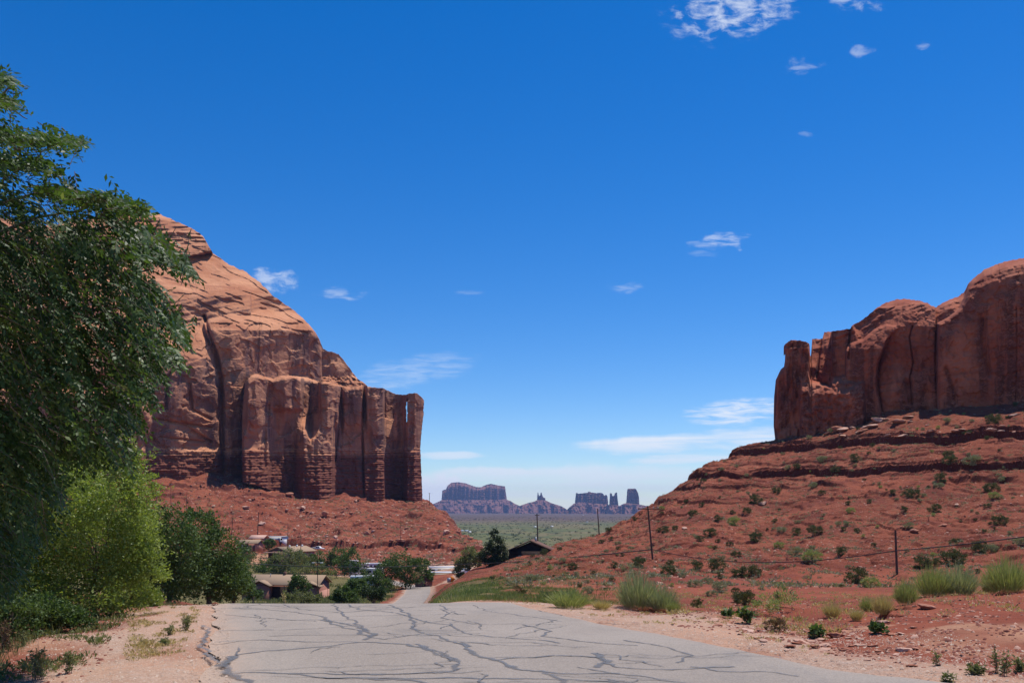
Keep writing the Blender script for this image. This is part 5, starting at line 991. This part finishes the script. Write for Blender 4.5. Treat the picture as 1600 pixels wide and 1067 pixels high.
def rubble(name, N, seed, px0, px1, y0, y1, smin, smax, mat, keepf):
    rng = np.random.default_rng(seed); y = rng.uniform(y0, y1, N * 3); px = rng.uniform(px0, px1, N * 3); x = (px - CX) / F * y
    k = rng.random(len(x)) < keepf(px, x, y); x, y = x[k][:N], y[k][:N]; n = len(x); z = H(x, y); s = rng.uniform(smin, smax, n) ** 1 * np.where(rng.random(n) < .06, 1.9, 1)
    b = np.array([(1, 0, -.2), (.2, 1, -.2), (-1, .2, -.2), (-.1, -.9, -.2), (.5, .3, .55), (-.4, .4, .6), (-.3, -.5, .5), (.5, -.4, .45)], float)
    J = b[None] * (1 + rng.normal(size=(n, 8, 3)) * .22); an = rng.uniform(0, 6.28, n); ca, sa = np.cos(an)[:, None], np.sin(an)[:, None]; s = s[:, None]
    V = np.stack([(J[..., 0] * ca - J[..., 1] * sa) * s + x[:, None], (J[..., 0] * sa + J[..., 1] * ca) * s + y[:, None], J[..., 2] * s * .8 + z[:, None]], -1)
    i = np.arange(n)[:, None] * 8; q = np.concatenate([i + c for c in ([4, 5, 6, 7], [0, 1, 5, 4], [1, 2, 6, 5], [2, 3, 7, 6], [3, 0, 4, 7])])
    me = mesh_np(name, V.reshape(-1, 3), q); fattr(me, 'v', np.repeat(rng.random(n), 8)); tag(link(name, me, mat), kind='stuff')
sm_, snt, sb_ = new_mat('rubble_stone'); sv_ = nd(snt, 'ShaderNodeAttribute', attribute_name='v').outputs['Fac']
snt.links.new(mixc(snt, ramp(snt, sv_, .5, 1.0), mixc(snt, sv_, (.17, .05, .035), (.30, .11, .07)), (.50, .29, .21)), sb_.inputs['Base Color']); sb_.inputs['Roughness'].default_value = .9
rubble('rubble', 9000, 31, 790, 1640, 62, 290, .06, .2, sm_, lambda px, x, y: np.where(fbm(x / 9, y / 14, 5, 3) > .0, 1, .12) * (H(x, y) > base_h(x, y) - 5))
rubble('rubble', 9000, 32, 215, 760, 320, 640, .2, .62, sm_, lambda px, x, y: np.where(fbm(x / 22, y / 30, 6, 3) > .0, 1, .12) * (y < D0L(np.clip(px, -500, 660)) - 2))
rubble('rubble', 7000, 33, 1050, 1640, 7.2, 30, .008, .035, sm_, lambda px, x, y: (road_off(x, y) > 3.7) * np.where(fbm(x / .9, y / 1.2, 7, 3) > .05, 1, .2) * (9 / y))
rubble('rubble', 1500, 34, -60, 330, 8, 26, .008, .03, sm_, lambda px, x, y: (road_off(x, y) < -4.4) * 1.0)
def tufts(N, seed, px0, px1, y0, y1, h, mat, keepf):
    rng = np.random.default_rng(seed); y = rng.uniform(y0, y1, N * 3); px = rng.uniform(px0, px1, N * 3); x = (px - CX) / F * y; k = rng.random(len(x)) < keepf(px, x, y); x, y = x[k][:N], y[k][:N]; n = len(x); m = 26
    sc = rng.uniform(.4, 1.2, n)[:, None] * h; a = rng.uniform(0, 6.28, (n, m)); r = np.sqrt(rng.random((n, m))) * sc * .7; z = H(x, y)
    p = np.stack([x[:, None] + np.cos(a) * r, y[:, None] + np.sin(a) * r, z[:, None] + rng.random((n, m)) * sc * .45], -1).reshape(-1, 3)
    ax = unit(np.stack([np.cos(a) * .6, np.sin(a) * .6, np.ones((n, m)) * .8], -1).reshape(-1, 3) + rng.normal(size=(n * m, 3)) * .3); L = np.repeat(sc[:, 0], m) * rng.uniform(.3, .6, n * m)
    tag(link('ground_scrub', leaf_mesh('ground_scrub', p, ax, L, L * .35, np.clip(np.repeat(rng.random(n), m) * .8 + rng.normal(size=n * m) * .12, 0, 1), rng), mat), kind='stuff')
tufts(4600, 41, 790, 1640, 62, 290, .46, M['sage'], lambda px, x, y: np.where(fbm(x / 12, y / 18, 8, 3) > .02, 1, .1))
tufts(2400, 42, 215, 760, 320, 620, 1.0, M['sage'], lambda px, x, y: np.where(fbm(x / 25, y / 30, 9, 3) > .08, 1, .08) * (y < D0L(np.clip(px, -500, 660)) - 4))
tufts(900, 43, 1040, 1620, 13, 60, .13, M['straw'], lambda px, x, y: np.where(fbm(x / 2, y / 3, 3, 3) > .15, 1, .05) * (road_off(x, y) > 4.6))
tufts(260, 46, 200, 345, 10, 19, .07, M['straw'], lambda px, x, y: (road_off(x, y) < -3.5) * 1.0 * (fbm(x / .8, y / 1.1, 6, 2) > .1))
tufts(420, 47, 640, 1300, 9, 22, .07, M['straw'], lambda px, x, y: (road_off(x, y) > 3.4) * (road_off(x, y) < 6) * 1.0 * (fbm(x / .8, y / 1.1, 7, 2) > .1))
tufts(700, 44, -60, 320, 9, 30, .12, M['olive'], lambda px, x, y: np.where(fbm(x / 1.5, y / 2, 4, 3) > .05, 1, .1) * (road_off(x, y) < -4.6))
tufts(1700, 45, 655, 1010, 900, 5200, 3.4, M['darkgreen'], lambda px, x, y: np.where(fbm(x / 160, y / 300, 9, 3) > .05, 1, .15))
def pebbles(N, seed):
    rng = np.random.default_rng(seed); y = np.exp(rng.uniform(math.log(6.5), math.log(22), N)); sgn = np.where(rng.random(N) < .5, 1, -1)
    off = rng.uniform(3.0, 5.6, N) * sgn; x = road_pt(y, off); z = H(x, y); s = rng.uniform(.004, .012, N) * (1 + (rng.random(N) < .06) * 1.3)
    b = np.array([(1, 0, 0), (0, 1, 0), (-1, 0, 0), (0, -1, 0), (0, 0, .7)], float); an = rng.uniform(0, 6.28, N); ca, sa = np.cos(an), np.sin(an)
    vx = (b[None, :, 0] * ca[:, None] - b[None, :, 1] * sa[:, None] * .7) * s[:, None] + x[:, None]; vy = (b[None, :, 0] * sa[:, None] + b[None, :, 1] * ca[:, None] * .7) * s[:, None] + y[:, None]; vz = b[None, :, 2] * s[:, None] + z[:, None]
    i = np.arange(N)[:, None] * 5; t = np.concatenate([i + [0, 1, 4], i + [1, 2, 4], i + [2, 3, 4], i + [3, 0, 4]])
    me = mesh_np('gravel', np.stack([vx, vy, vz], -1), None, t); fattr(me, 'v', np.repeat(rng.random(N), 5)); return me
gm, gnt, gb = new_mat('gravel_stone'); vv_ = nd(gnt, 'ShaderNodeAttribute', attribute_name='v').outputs['Fac']
gnt.links.new(mixc(gnt, vv_, (.34, .23, .17), (.54, .41, .32)), gb.inputs['Base Color']); gb.inputs['Roughness'].default_value = .9
tag(link('gravel', pebbles(26000, 3), gm), kind='stuff')

# ------------------------------------------------------------------ boxes for built things
def boxes(name, items, mat, parent):
    """items: (x0,x1,y0,y1,z0,z1) boxes or ('gable', x0,x1,y0,y1,z0,z1,axis)"""
    V, Q, T_ = [], [], []
    for it in items:
        b = len(V)
        if it[0] == 'prism':                               # gable roof slab: ridge along x, with thickness
            _, x0, x1, y0, y1, z0, z1, th = it; ym = (y0 + y1) / 2
            for x in (x0, x1): V += [(x, y0, z0), (x, ym, z1), (x, y1, z0), (x, y1, z0 - th), (x, ym, z1 - th), (x, y0, z0 - th)]
            Q += [(b, b + 1, b + 7, b + 6), (b + 1, b + 2, b + 8, b + 7), (b + 2, b + 3, b + 9, b + 8), (b + 3, b + 4, b + 10, b + 9), (b + 4, b + 5, b + 11, b + 10), (b + 5, b, b + 6, b + 11),
                  (b, b + 5, b + 4, b + 1), (b + 1, b + 4, b + 3, b + 2), (b + 6, b + 7, b + 10, b + 11), (b + 7, b + 8, b + 9, b + 10)]
        elif it[0] == 'prismy':
            _, x0, x1, y0, y1, z0, z1, th = it; xm = (x0 + x1) / 2
            for y in (y0, y1): V += [(x0, y, z0), (xm, y, z1), (x1, y, z0), (x1, y, z0 - th), (xm, y, z1 - th), (x0, y, z0 - th)]
            Q += [(b + 6, b + 7, b + 1, b), (b + 7, b + 8, b + 2, b + 1), (b + 8, b + 9, b + 3, b + 2), (b + 9, b + 10, b + 4, b + 3), (b + 10, b + 11, b + 5, b + 4), (b + 11, b + 6, b, b + 5),
                  (b + 1, b + 4, b + 5, b), (b + 2, b + 3, b + 4, b + 1), (b + 11, b + 10, b + 7, b + 6), (b + 10, b + 9, b + 8, b + 7)]
        elif it[0] == 'gabx':                              # gable end triangles block, ridge along x
            _, x0, x1, y0, y1, z0, z1 = it; ym = (y0 + y1) / 2
            V += [(x0, y0, z0), (x0, y1, z0), (x0, ym, z1), (x1, y0, z0), (x1, y1, z0), (x1, ym, z1)]; T_ += [(b, b + 2, b + 1), (b + 3, b + 4, b + 5)]; Q += [(b, b + 3, b + 5, b + 2), (b + 1, b + 2, b + 5, b + 4)]
        elif it[0] == 'gaby':
            _, x0, x1, y0, y1, z0, z1 = it; xm = (x0 + x1) / 2
            V += [(x0, y0, z0), (x1, y0, z0), (xm, y0, z1), (x0, y1, z0), (x1, y1, z0), (xm, y1, z1)]; T_ += [(b, b + 1, b + 2), (b + 3, b + 5, b + 4)]; Q += [(b, b + 2, b + 5, b + 3), (b + 1, b + 4, b + 5, b + 2)]
        else:
            x0, x1, y0, y1, z0, z1 = it
            V += [(x0, y0, z0), (x1, y0, z0), (x1, y1, z0), (x0, y1, z0), (x0, y0, z1), (x1, y0, z1), (x1, y1, z1), (x0, y1, z1)]
            Q += [(b, b + 3, b + 2, b + 1), (b + 4, b + 5, b + 6, b + 7), (b, b + 1, b + 5, b + 4), (b + 1, b + 2, b + 6, b + 5), (b + 2, b + 3, b + 7, b + 6), (b + 3, b, b + 4, b + 7)]
    return link(name, mesh_np(name, V, Q, T_), M[mat], parent)
def building(name, px, d, base_py, rz, label, cat='house', group='village buildings'):
    k = d / F; r = empty(name, ((px - CX) * k, d, (HY - base_py) * k), rz); return tag(r, label, cat, group)
def window(parent, x0, x1, y, z0, z1, mat='trim', pane='glass', t=.05):
    """window on a wall facing -y at y"""
    w = boxes('window', [(x0 - .07, x1 + .07, y - t, y - .003, z1, z1 + .09), (x0 - .07, x1 + .07, y - t, y - .003, z0 - .09, z0), (x0 - .07, x0, y - t, y - .003, z0, z1), (x1, x1 + .07, y - t, y - .003, z0, z1)], mat, parent)
    boxes('pane', [(x0, x1, y - .03, y - .004, z0, z1)], pane, w)
# long brown house, d = 200 m: px 385..522 -> 19.6 m
b = building('brown_house', 452, 200, 941, radians(-7), 'long brown stucco house with tan shingle roof just beyond the road crest')
boxes('wall', [(-9.5, 8.0, -3.6, 3.6, -2, 4.4), ('gabx', -9.5, 8.0, -3.6, 3.6, 4.4, 6.0), (-6.6, -2.6, -5.4, -3.6, -2, 4.15), ('gaby', -6.6, -2.6, -5.4, -3.6, 4.15, 5.0), (6.0, 8.003, -5.0, -3.6, -2, 3.9)], 'stucco', b)
boxes('lit_lower_wall', [(8.01, 8.12, -3.4, 3.4, -2, 2.9)], 'pinkwall', b)  # lighter panel paints the sunlit lower half of the end wall
rf = boxes('roof', [('prism', -10.1, 8.5, -4.4, 4.4, 4.35, 6.25, .16), ('prismy', -7.1, -2.1, -6.0, -3.0, 4.2, 5.32, .14), ('prismy', 3.8, 9.0, -5.6, -3.0, 4.1, 5.1, .14)], 'tanroof', b)
boxes('roof_vent', [(-1.2, -.75, -.2, .3, 5.9, 6.9)], 'trim', rf); boxes('roof_vent', [(-4.0, -3.9, -1, -.9, 5.6, 6.5)], 'metal', rf); boxes('roof_vent', [(3.6, 3.7, -1.4, -1.3, 5.4, 6.2)], 'metal', rf)
boxes('porch_shade', [(-2.55, 2.8, -3.68, -3.62, -2, 3.9)], 'darkwall', b); boxes('door', [(-1.2, -.3, -3.78, -3.7, -1.4, .9)], 'trim', b)  # dark sheet over the stucco paints the shade under the porch
for x0 in (.4, 2.0): boxes('porch_post', [(x0, x0 + .14, -4.3, -4.16, -2, 4.1)], 'trim', b)
window(b, -5.2, -4.2, -5.4, 2.6, 3.4); window(b, 4.2, 5.2, -3.6, 1.4, 2.6); window(b, 1.0, 1.9, -3.7, 1.3, 2.4)
# pink house with the tan roof, d = 320
b = building('pink_house', 456, 318, 873, radians(-33), 'pink stucco house with tan gabled roof and dark front, beside the white pickup')
boxes('wall', [(-5.0, 5.0, -6.2, 6.2, -2, 2.9), ('gaby', -5.0, 5.0, -6.2, 6.2, 2.9, 4.3)], 'pinkwall', b)
boxes('gable_board', [('gaby', -4.7, 4.7, -6.33, -6.22, 2.95, 4.15)], 'stucco', b)
rf = boxes('roof', [('prismy', -5.6, 5.6, -6.9, 6.9, 2.85, 4.55, .16)], 'tanroof', b)
boxes('porch_roof', [(-5.4, 2.0, -8.4, -6.35, 2.5, 2.65)], 'pinkroof', b); boxes('porch_shade', [(-5.1, .6, -6.3, -6.22, -1.2, 2.45)], 'darkwall', b)  # dark sheet paints the shade on the front below the porch roof
for yv in (-2, 1.5, 4): boxes('roof_vent', [(.6, 1.0, yv, yv + .4, 4.1, 5.0)], 'white', rf)
for yv in (-4.4, -1.6, 1.2, 4.0):
    w = boxes('window', [(5.003, 5.05, yv - .1, yv + 1.0, .9, 2.2)], 'white', b); boxes('pane', [(5.052, 5.07, yv, yv + .9, 1.0, 2.1)], 'glass', w)
boxes('door', [(5.003, 5.06, -5.9, -4.9, -.3, 2.0)], 'trim', b)
# pink shed
b = building('pink_shed', 392, 348, 857, radians(-12), 'small pink stucco outbuilding with tan roof above the sandy yard')
boxes('wall', [(-4.2, 4.0, -2.2, 2.2, -1, 2.3), ('gabx', -4.2, 4.0, -2.2, 2.2, 2.3, 3.3)], 'pinkwall', b); boxes('roof', [('prism', -4.6, 4.5, -2.9, 2.9, 2.25, 3.55, .14)], 'tanroof', b)
boxes('open_front_shade', [(-3.6, .2, -2.3, -2.203, -.8, 2.0)], 'darkwall', b); boxes('porch_post', [(-2.4, -2.2, -2.6, -2.4, -.8, 2.2)], 'white', b); boxes('door', [(2.0, 2.9, -2.28, -2.203, -.8, 1.3)], 'trim', b)  # dark panel on a closed wall paints the shade inside an open front
b = building('pink_roofed_hut', 405, 372, 848, radians(-14), 'low hut with a bright pink roof between the shed and the white trailer')
boxes('wall', [(-3, 3, -2, 2, -1.5, 2.0)], 'pinkwall', b); boxes('roof', [('prism', -3.6, 3.6, -2.7, 2.7, 2.0, 3.3, .14)], 'pinkroof', b)
b = building('white_trailer_home', 430, 395, 851, radians(-10), 'white and grey mobile home with a flat roof behind the pink buildings')
boxes('wall', [(-5.6, 4.6, -2, 2, -1, 3.6)], 'white', b); boxes('side_panel', [(-5.0, 3.2, -2.08, -2.003, 1.7, 3.1)], 'greyblue', b); boxes('roof', [(-5.9, 4.9, -2.3, 2.3, 3.6, 3.85)], 'greyroof', b); window(b, 3.5, 4.2, -2.0, 2.3, 2.9)
# dark timber house on the right-hand ridge
b = building('dark_timber_house', 829, 197, 874, radians(-5), 'dark timber house with a low gabled roof, in shade beside the dark evergreen')
boxes('wall', [(-4.5, 4.9, -3.6, 5, -1.6, 2.0), ('gaby', -4.5, 4.9, -3.6, 5, 2.0, 3.9)], 'darkwall', b)
rf = boxes('roof', [('prismy', -5.1, 5.5, -4.4, 5.6, 1.95, 4.3, .18)], 'darkwall', b); boxes('roof_sheet', [('prismy', -5.15, 5.55, -4.0, 5.65, 2.03, 4.38, .06)], 'trim', rf)
boxes('chimney', [(.9, 1.25, 1.5, 1.9, 3.6, 4.9)], 'metal', rf); boxes('porch_post', [(-5.3, -5.1, -4.4, -4.2, -1.6, 1.8)], 'pinkwall', b); boxes('porch_beam', [(-5.3, -4.5, -4.41, -4.19, 1.62, 1.82)], 'trim', b)
window(b, -2.5, -1.9, -3.6, .6, 1.1, 'trim', 'metal'); window(b, -.7, -.1, -3.6, .6, 1.1, 'trim', 'metal'); boxes('door', [(1.4, 2.2, -3.7, -3.605, -1.0, 1.2)], 'trim', b)
b = building('brown_hut', 662, 236, 917.5, radians(8), 'low brown hut with a pitched roof at the bend of the lower road')
boxes('wall', [(-2.2, 2.2, -1.8, 1.8, -1, 1.7), ('gaby', -2.2, 2.2, -1.8, 1.8, 1.7, 2.7)], 'stucco', b); boxes('roof', [('prismy', -2.6, 2.6, -2.1, 2.1, 1.6, 2.95, .1)], 'trim', b); boxes('door', [(-.4, .4, -1.86, -1.803, -1, 1.0)], 'darkwall', b)
# white trailers in the lot
for i, (px, py, d, L_, h_, lb) in enumerate([(692, 897, 305, 9.5, 2.3, 'long white trailer building parked at the foot of the talus'), (694, 905, 285, 10.5, 2.1, 'cream-fronted long white trailer nearest the lower road')]):
    b = building('long_trailer', px, d, py, radians(6), lb, 'trailer', 'white trailers in the lot')
    boxes('body', [(-L_ / 2, L_ / 2, -1.4, 1.4, -.5, h_)], 'cream' if i else 'white', b); boxes('roof', [(-L_ / 2 - .2, L_ / 2 + .2, -1.7, 1.7, h_, h_ + .35)], 'white', b)
    for q_ in range(4): window(b, -L_ / 2 + .8 + q_ * 2.2, -L_ / 2 + 1.9 + q_ * 2.2, -1.4, h_ * .42, h_ * .75, 'trim')
def camper(px, py, d, rz, label, L_=6.5):
    b = building('camper_van', px, d, py, rz, label, 'camper', 'campers parked in the campground')
    V = [(-L_ / 2, .45), (L_ / 2 - .2, .45), (L_ / 2, .8), (L_ / 2 - .2, 1.5), (L_ / 2 - .8, 1.7), (L_ / 2 - .3, 2.2), (L_ / 2 - .4, 3.0), (-L_ / 2 + .1, 3.0), (-L_ / 2, 2.7)]; n = len(V)
    vs = [(x, -1.15, z) for x, z in V] + [(x, 1.15, z) for x, z in V]; me = bpy.data.meshes.new('body'); me.from_pydata(vs, [], [tuple(range(n)), tuple(range(2 * n - 1, n - 1, -1))] + [(i, i + n, (i + 1) % n + n, (i + 1) % n) for i in range(n)])
    link('body', me, M['white'], b); window(b, -1.8, -.6, -1.15, 1.7, 2.3); window(b, .2, 1.2, -1.15, 1.7, 2.3); boxes('door', [(1.5, 2.1, -1.2, -1.153, .6, 2.3)], 'cream', b)
    for sx in (-L_ / 2 + 1.3, L_ / 2 - 1.2):
        for sy in (-1.1, .85): wheel(b, sx, sy, .42, .26)
def wheel(parent, x, y, r, w):
    bmv = []; n = 14
    for yy_ in (y, y + w): bmv += [(x + r * cos(2 * pi * k / n), yy_, r + r * sin(2 * pi * k / n)) for k in range(n)]
    me = bpy.data.meshes.new('wheel'); me.from_pydata(bmv, [], [tuple(range(n)), tuple(range(2 * n - 1, n - 1, -1))] + [(k, k + n, (k + 1) % n + n, (k + 1) % n) for k in range(n)])
    return link('wheel', me, M['tyre'], parent)
for i, (px, py, d, rz, lb) in enumerate([(567, 894, 300, .2, 'white camper at the back left of the campground, between tree gaps'), (585, 893, 305, -.1, 'white camper with cream side at the back right of the campground'), (560, 901, 285, .4, 'white camper in the left tree gap of the campground'),
                                         (586, 903, 275, -.5, 'largest looking white camper just left of the big round tree'), (564, 917, 235, .1, 'white camper low in the tree gap, nearest the brown house'), (579, 917, 232, .1, 'white camper low in the gap, right of the nearest one'), (549, 888, 320, 0, 'small white camper peeping over the trees')]):
    camper(px, py, d, rz, lb, 5.5)
# white pickup
def pickup(px, py, d, rz, label, name='pickup_truck', cat='pickup truck', group=None):
    k = d / F; x, y = (px - CX) * k, d; b = empty(name, (x, y, max(hz(x, y), (HY - py) * k) + .1), rz); tag(b, label, cat, group)
    prof = [(-2.7, .55), (2.6, .5), (2.7, .95), (1.5, 1.12), (.95, 1.12), (-.05, 1.12), (-2.7, 1.12)]; n = len(prof)
    me = bpy.data.meshes.new('body'); me.from_pydata([(a, -.95, c) for a, c in prof] + [(a, .95, c) for a, c in prof], [], [tuple(range(n)), tuple(range(2 * n - 1, n - 1, -1))] + [(i, i + n, (i + 1) % n + n, (i + 1) % n) for i in range(n)]); link('body', me, M['white'], b)
    cb_ = [(-.9, 1.125), (1.4, 1.125), (.75, 1.8), (-.75, 1.8)]; me = bpy.data.meshes.new('cab'); me.from_pydata([(a, -.85, c) for a, c in cb_] + [(a, .85, c) for a, c in cb_], [], [(0, 1, 2, 3), (7, 6, 5, 4)] + [(i, i + 4, (i + 1) % 4 + 4, (i + 1) % 4) for i in range(4)]); c_ = link('cab', me, M['white'], b)
    boxes('side_window', [(-.6, .2, -.88, -.853, 1.25, 1.68)], 'glass', c_); boxes('side_window', [(.3, .85, -.88, -.853, 1.25, 1.6)], 'glass', c_)
    boxes('bed_rail', [(-2.7, -.95, -.93, -.83, 1.125, 1.3)], 'white', b); boxes('bed_rail', [(-2.7, -.95, .83, .93, 1.125, 1.3)], 'white', b)
    for sx in (-1.75, 1.75):
        for sy in (-.97, .72): wheel(b, sx, sy, .38, .25)
    for sy in (-.8, .5): boxes('headlight', [(2.66, 2.72, sy, sy + .3, .75, .92)], 'metal', b)
pickup(497, 861, 385, radians(-12), 'white pickup truck parked at the foot of the talus right of the pink house')
pickup(728, 898, 262, radians(25), 'white car parked behind the low dark bush by the lower road', group='cars by the lower road')
# the far homestead on the plain, and white dots beyond
for i, (px, py, s_, mt, lb) in enumerate([(722, 829.5, 6, 'greyblue', 'tiny blue-roofed farm building far off on the plain, left of the others'), (729, 829.5, 7, 'greyblue', 'tiny blue-grey house far off on the plain'), (734, 831.5, 3.6, 'white', 'tiny white trailer right of the far blue-grey house'),
                                      (836, 823.8, 4, 'white', 'tiny white roof alone on the plain left of the pole over the timber house'), (862, 823.5, 6, 'white', 'tiny white building on the plain right of the timber-house pole'), (911, 804.5, 14, 'white', 'faint white building on the far plain under the long butte'), (917, 815.5, 9, 'greyroof', 'pale grey building on the far plain left of the thin pole'), (716, 830, 5, 'darkwall', 'tiny dark shed at the left of the far homestead')]):
    d = 45 * F / (py - HY); x = (px - CX) / F * d; b = empty('far_building', (x, d, hz(x, d) - .2), .2 * i); tag(b, lb, 'house', 'far buildings on the plain')
    boxes('wall', [(-s_ / 2, s_ / 2, -3, 3, -1, 1.8), ('gabx', -s_ / 2, s_ / 2, -3, 3, 1.8, 2.8)], 'white' if mt != 'darkwall' else mt, b); boxes('roof', [('prism', -s_ / 2 - .4, s_ / 2 + .4, -3.6, 3.6, 1.75, 3.1, .2)], mt, b)

# ------------------------------------------------------------------ poles, cables, signs
def pole(px_t, py_t, px_b, py_b, d, label, r=.14, arm=0, lamp=False, trafo=False, name='utility_pole', group='utility poles', armrot=0.0):
    t = np.array(P(px_t, py_t, d)); b = np.array(P(px_b, py_b, d)); root = empty(name, tuple(b)); tag(root, label, 'pole', group); h = t - b
    link('shaft', tubes('shaft', [(bez((0, 0, -1.2) - h * .02, h, 0, 6), r, r * .68)], 10), M['wood'], root)
    if arm:
        c = boxes('crossarm', [(-arm, arm, -r - .12, -r * .7, -.06, .08)], 'wood', root); c.location = h * .955; c.rotation_euler = (0, 0, armrot)
        for q_ in (-.92, -.5, .5, .92):
            i_ = boxes('insulator', [(q_ * arm - .05, q_ * arm + .05, -r - .1, -r * .8, .085, .24)], 'metal', c)
    if lamp:
        for s_ in (-1, 1):
            a_ = boxes('lamp_arm', [(min(0, s_ * .9), max(0, s_ * .9), -.04, .04, -.05, .03)], 'metal', root); a_.location = h * .97
            l_ = boxes('lamp_head', [(s_ * .9 - .3, s_ * .9 + .3, -.16, .16, -.13, .02)], 'white', a_)
    if trafo: tr_ = link('transformer', tubes('transformer', [([(0, -.35, -.5), (0, -.35, -.1), (0, -.35, .35)], .26, .24)], 10), M['metal'], root); tr_.location = h * .62
    return b + h
pole(1012, 790, 1023, 896, 125, 'tall leaning utility pole with crossarm standing behind the broom bushes', .15, 1.5, armrot=.15)
pole(1399, 828, 1403, 912, 84, 'short weathered pole on the right slope with the cable nailed across it', .13)
pole(933.5, 794, 937, 840, 228, 'thin bare pole on the ridge left of the crossarmed pole', .17)
pole(839, 802, 841, 862, 205, 'thin pole rising behind the dark timber house', .17, .5)
pole(364, 805, 361, 845, 400, 'leaning pole at the foot of the talus, left of the pink shed', .16); pole(404, 800, 402, 842, 405, 'pole between the pink shed and the white mobile home', .2)
pole(420, 829, 420.5, 852, 352, 'short street light pole in the sandy yard', .09, 0, True, name='street_lamp', group='street lamps')
pole(450, 820, 449.5, 872, 312, 'pole with a transformer in front of the pink house', .15, 0, False, True)
pole(470, 836, 470, 872, 300, 'plain pole at the corner of the pink house', .13); pole(496, 877, 496.5, 926, 192, 'double-headed street light in front of the brown house roof', .1, 0, True, name='street_lamp', group='street lamps')
pole(536.5, 841, 537, 875, 350, 'thin pole above the trees right of the white pickup', .1); pole(626, 807, 626, 842, 390, 'thin pole standing over the perched boulder', .09)
pole(671, 770, 671, 786, 560, 'small braced pole on the skyline just right of the left mesa', .2, .6); pole(245, 760, 244, 800, 380, 'thin pole at left above the grove, leftmost of three', .12); pole(267, 755, 267, 795, 385, 'thin pole at left above the grove, middle of three', .12, .8); pole(292, 768, 291, 800, 380, 'thin pole at left above the grove, rightmost of three', .12)
pole(512, 912, 512, 938, 188, 'slim metal post at the right end of the brown house', .04, name='metal_post', group='posts'); pole(900 + 8, 836, 908, 841, 215, 'stubby fence post on the ridge skyline', .08, name='fence_post', group='posts')
def cable(name, pts, r, label):
    p = np.array(pts, float); t = np.linspace(0, 1, 60); s = np.linspace(0, 1, len(p)); q_ = np.stack([np.interp(t, s, p[:, i]) for i in range(3)], -1)
    k = np.ones(5) / 5; q2 = q_.copy()
    for i in range(3): q2[2:-2, i] = np.convolve(q_[:, i], k, 'valid')
    tag(link(name, tubes(name, [(q2, r, r)], 5), M['cable']), label, 'cable', 'overhead cables')
def span(a, b, sag, n=9):
    a, b = np.array(a), np.array(b); t = np.linspace(0, 1, n)[:, None]; p = a * (1 - t) + b * t; p[:, 2] -= (4 * t * (1 - t))[:, 0] * sag; return p
A1 = P(1019.5, 858, 124.7); A2 = P(1401, 860, 83.7)
cable('cable', span(A2, P(1640, 833, 62), .1), .042, 'black cable running from the short pole off the right edge')
cable('cable', span(A1, A2, 1.45), .045, 'sagging black cable between the crossarmed pole and the short pole')
cable('cable', span(A1, P(700, 881.5, 205), .45), .07, 'black cable running left from the crossarmed pole past the timber house')
cable('cable', span(P(700, 881.5, 205), P(330, 876, 175), .9), .075, 'dark cable strung over the village in front of the trees and brown roof')
st = tag(link('guy_marker', tubes('guy_marker', [([P(1056, 895, 105), P(1064, 906, 104), P(1073, 918, 103)], .05, .04)], 6), M['white']), 'thin white leaning rod on the slope right of the crossarmed pole', 'rod')
def sign(px, py, d, kind, label):
    k = d / F; x, y = (px - CX) * k, d; z = (HY - py) * k; g = hz(x, y); r = empty('road_sign', (x, y, g)); tag(r, label, 'sign', 'signs by the lower road'); h = z - g
    boxes('post', [(-.04, .04, .02, .09, -.3, h + .3)], 'metal', r); s_ = .52
    c = boxes('sign_panel', [(-s_, s_, -.02, .0, -s_, s_)] if kind == 'orange' else [(-.36, .36, -.02, 0, -.46, .46)], 'orange' if kind == 'orange' else 'metal', r); c.location = (0, 0, h)
    if kind == 'orange': c.rotation_euler = (0, radians(45), 0)
sign(706, 904.5, 190, 'orange', 'orange diamond road sign at the bend of the lower road'); sign(701.5, 906, 178, 'grey', 'grey back of a rectangular road sign beside the orange diamond one')

for o in COL.objects:
    if 'label' in o and len(o['label'].split()) > 12:
        for a_, b_ in ((' the thin ridge pole', ' the ridge pole'), (' and left of', ', left of'), (' and right of', ', right of')): o['label'] = o['label'].replace(a_, b_)
# labels that still coincide are told apart by their order from the left
from collections import defaultdict
ORD = ['leftmost', 'second', 'third', 'fourth', 'fifth', 'sixth', 'seventh', 'eighth', 'ninth', 'tenth', 'eleventh', 'twelfth', 'thirteenth', 'fourteenth', 'fifteenth', 'sixteenth', 'seventeenth', 'eighteenth'] # 'second', 'third', 'fourth', 'fifth', 'sixth', 'seventh', 'eighth', 'ninth', 'tenth']; NUM = ['', '', 'two', 'three', 'four', 'five', 'six', 'seven', 'eight', 'nine', 'ten']
by = defaultdict(list)
for o in COL.objects:
    if 'label' in o and o.parent is None: by[o['label']].append(o)
for lb, os2 in by.items():
    if 1 < len(os2) <= 18:
        os2.sort(key=lambda o: o.location.x / o.location.y)
        for i, o in enumerate(os2): o['label'] = lb + (', leftmost such' if i == 0 else ', rightmost such' if i == len(os2) - 1 else f', {ORD[i]} from left')
# ------------------------------------------------------------------ the air over the valley
hb = boxes('haze', [(-9000, 9000, -120, 14000, -75, 330)], 'white', None); hb.data.materials.clear()
hm = bpy.data.materials.new('air'); hm.use_nodes = True; hn = hm.node_tree; hn.nodes.clear(); ho = hn.nodes.new('ShaderNodeOutputMaterial'); pv = hn.nodes.new('ShaderNodeVolumePrincipled')
pv.inputs['Color'].default_value = (.42, .58, 1.0, 1); pv.inputs['Density'].default_value = 4.3e-5; pv.inputs['Anisotropy'].default_value = 0.0
hn.links.new(pv.outputs[0], ho.inputs['Volume']); hb.data.materials.append(hm); tag(hb, kind='stuff')
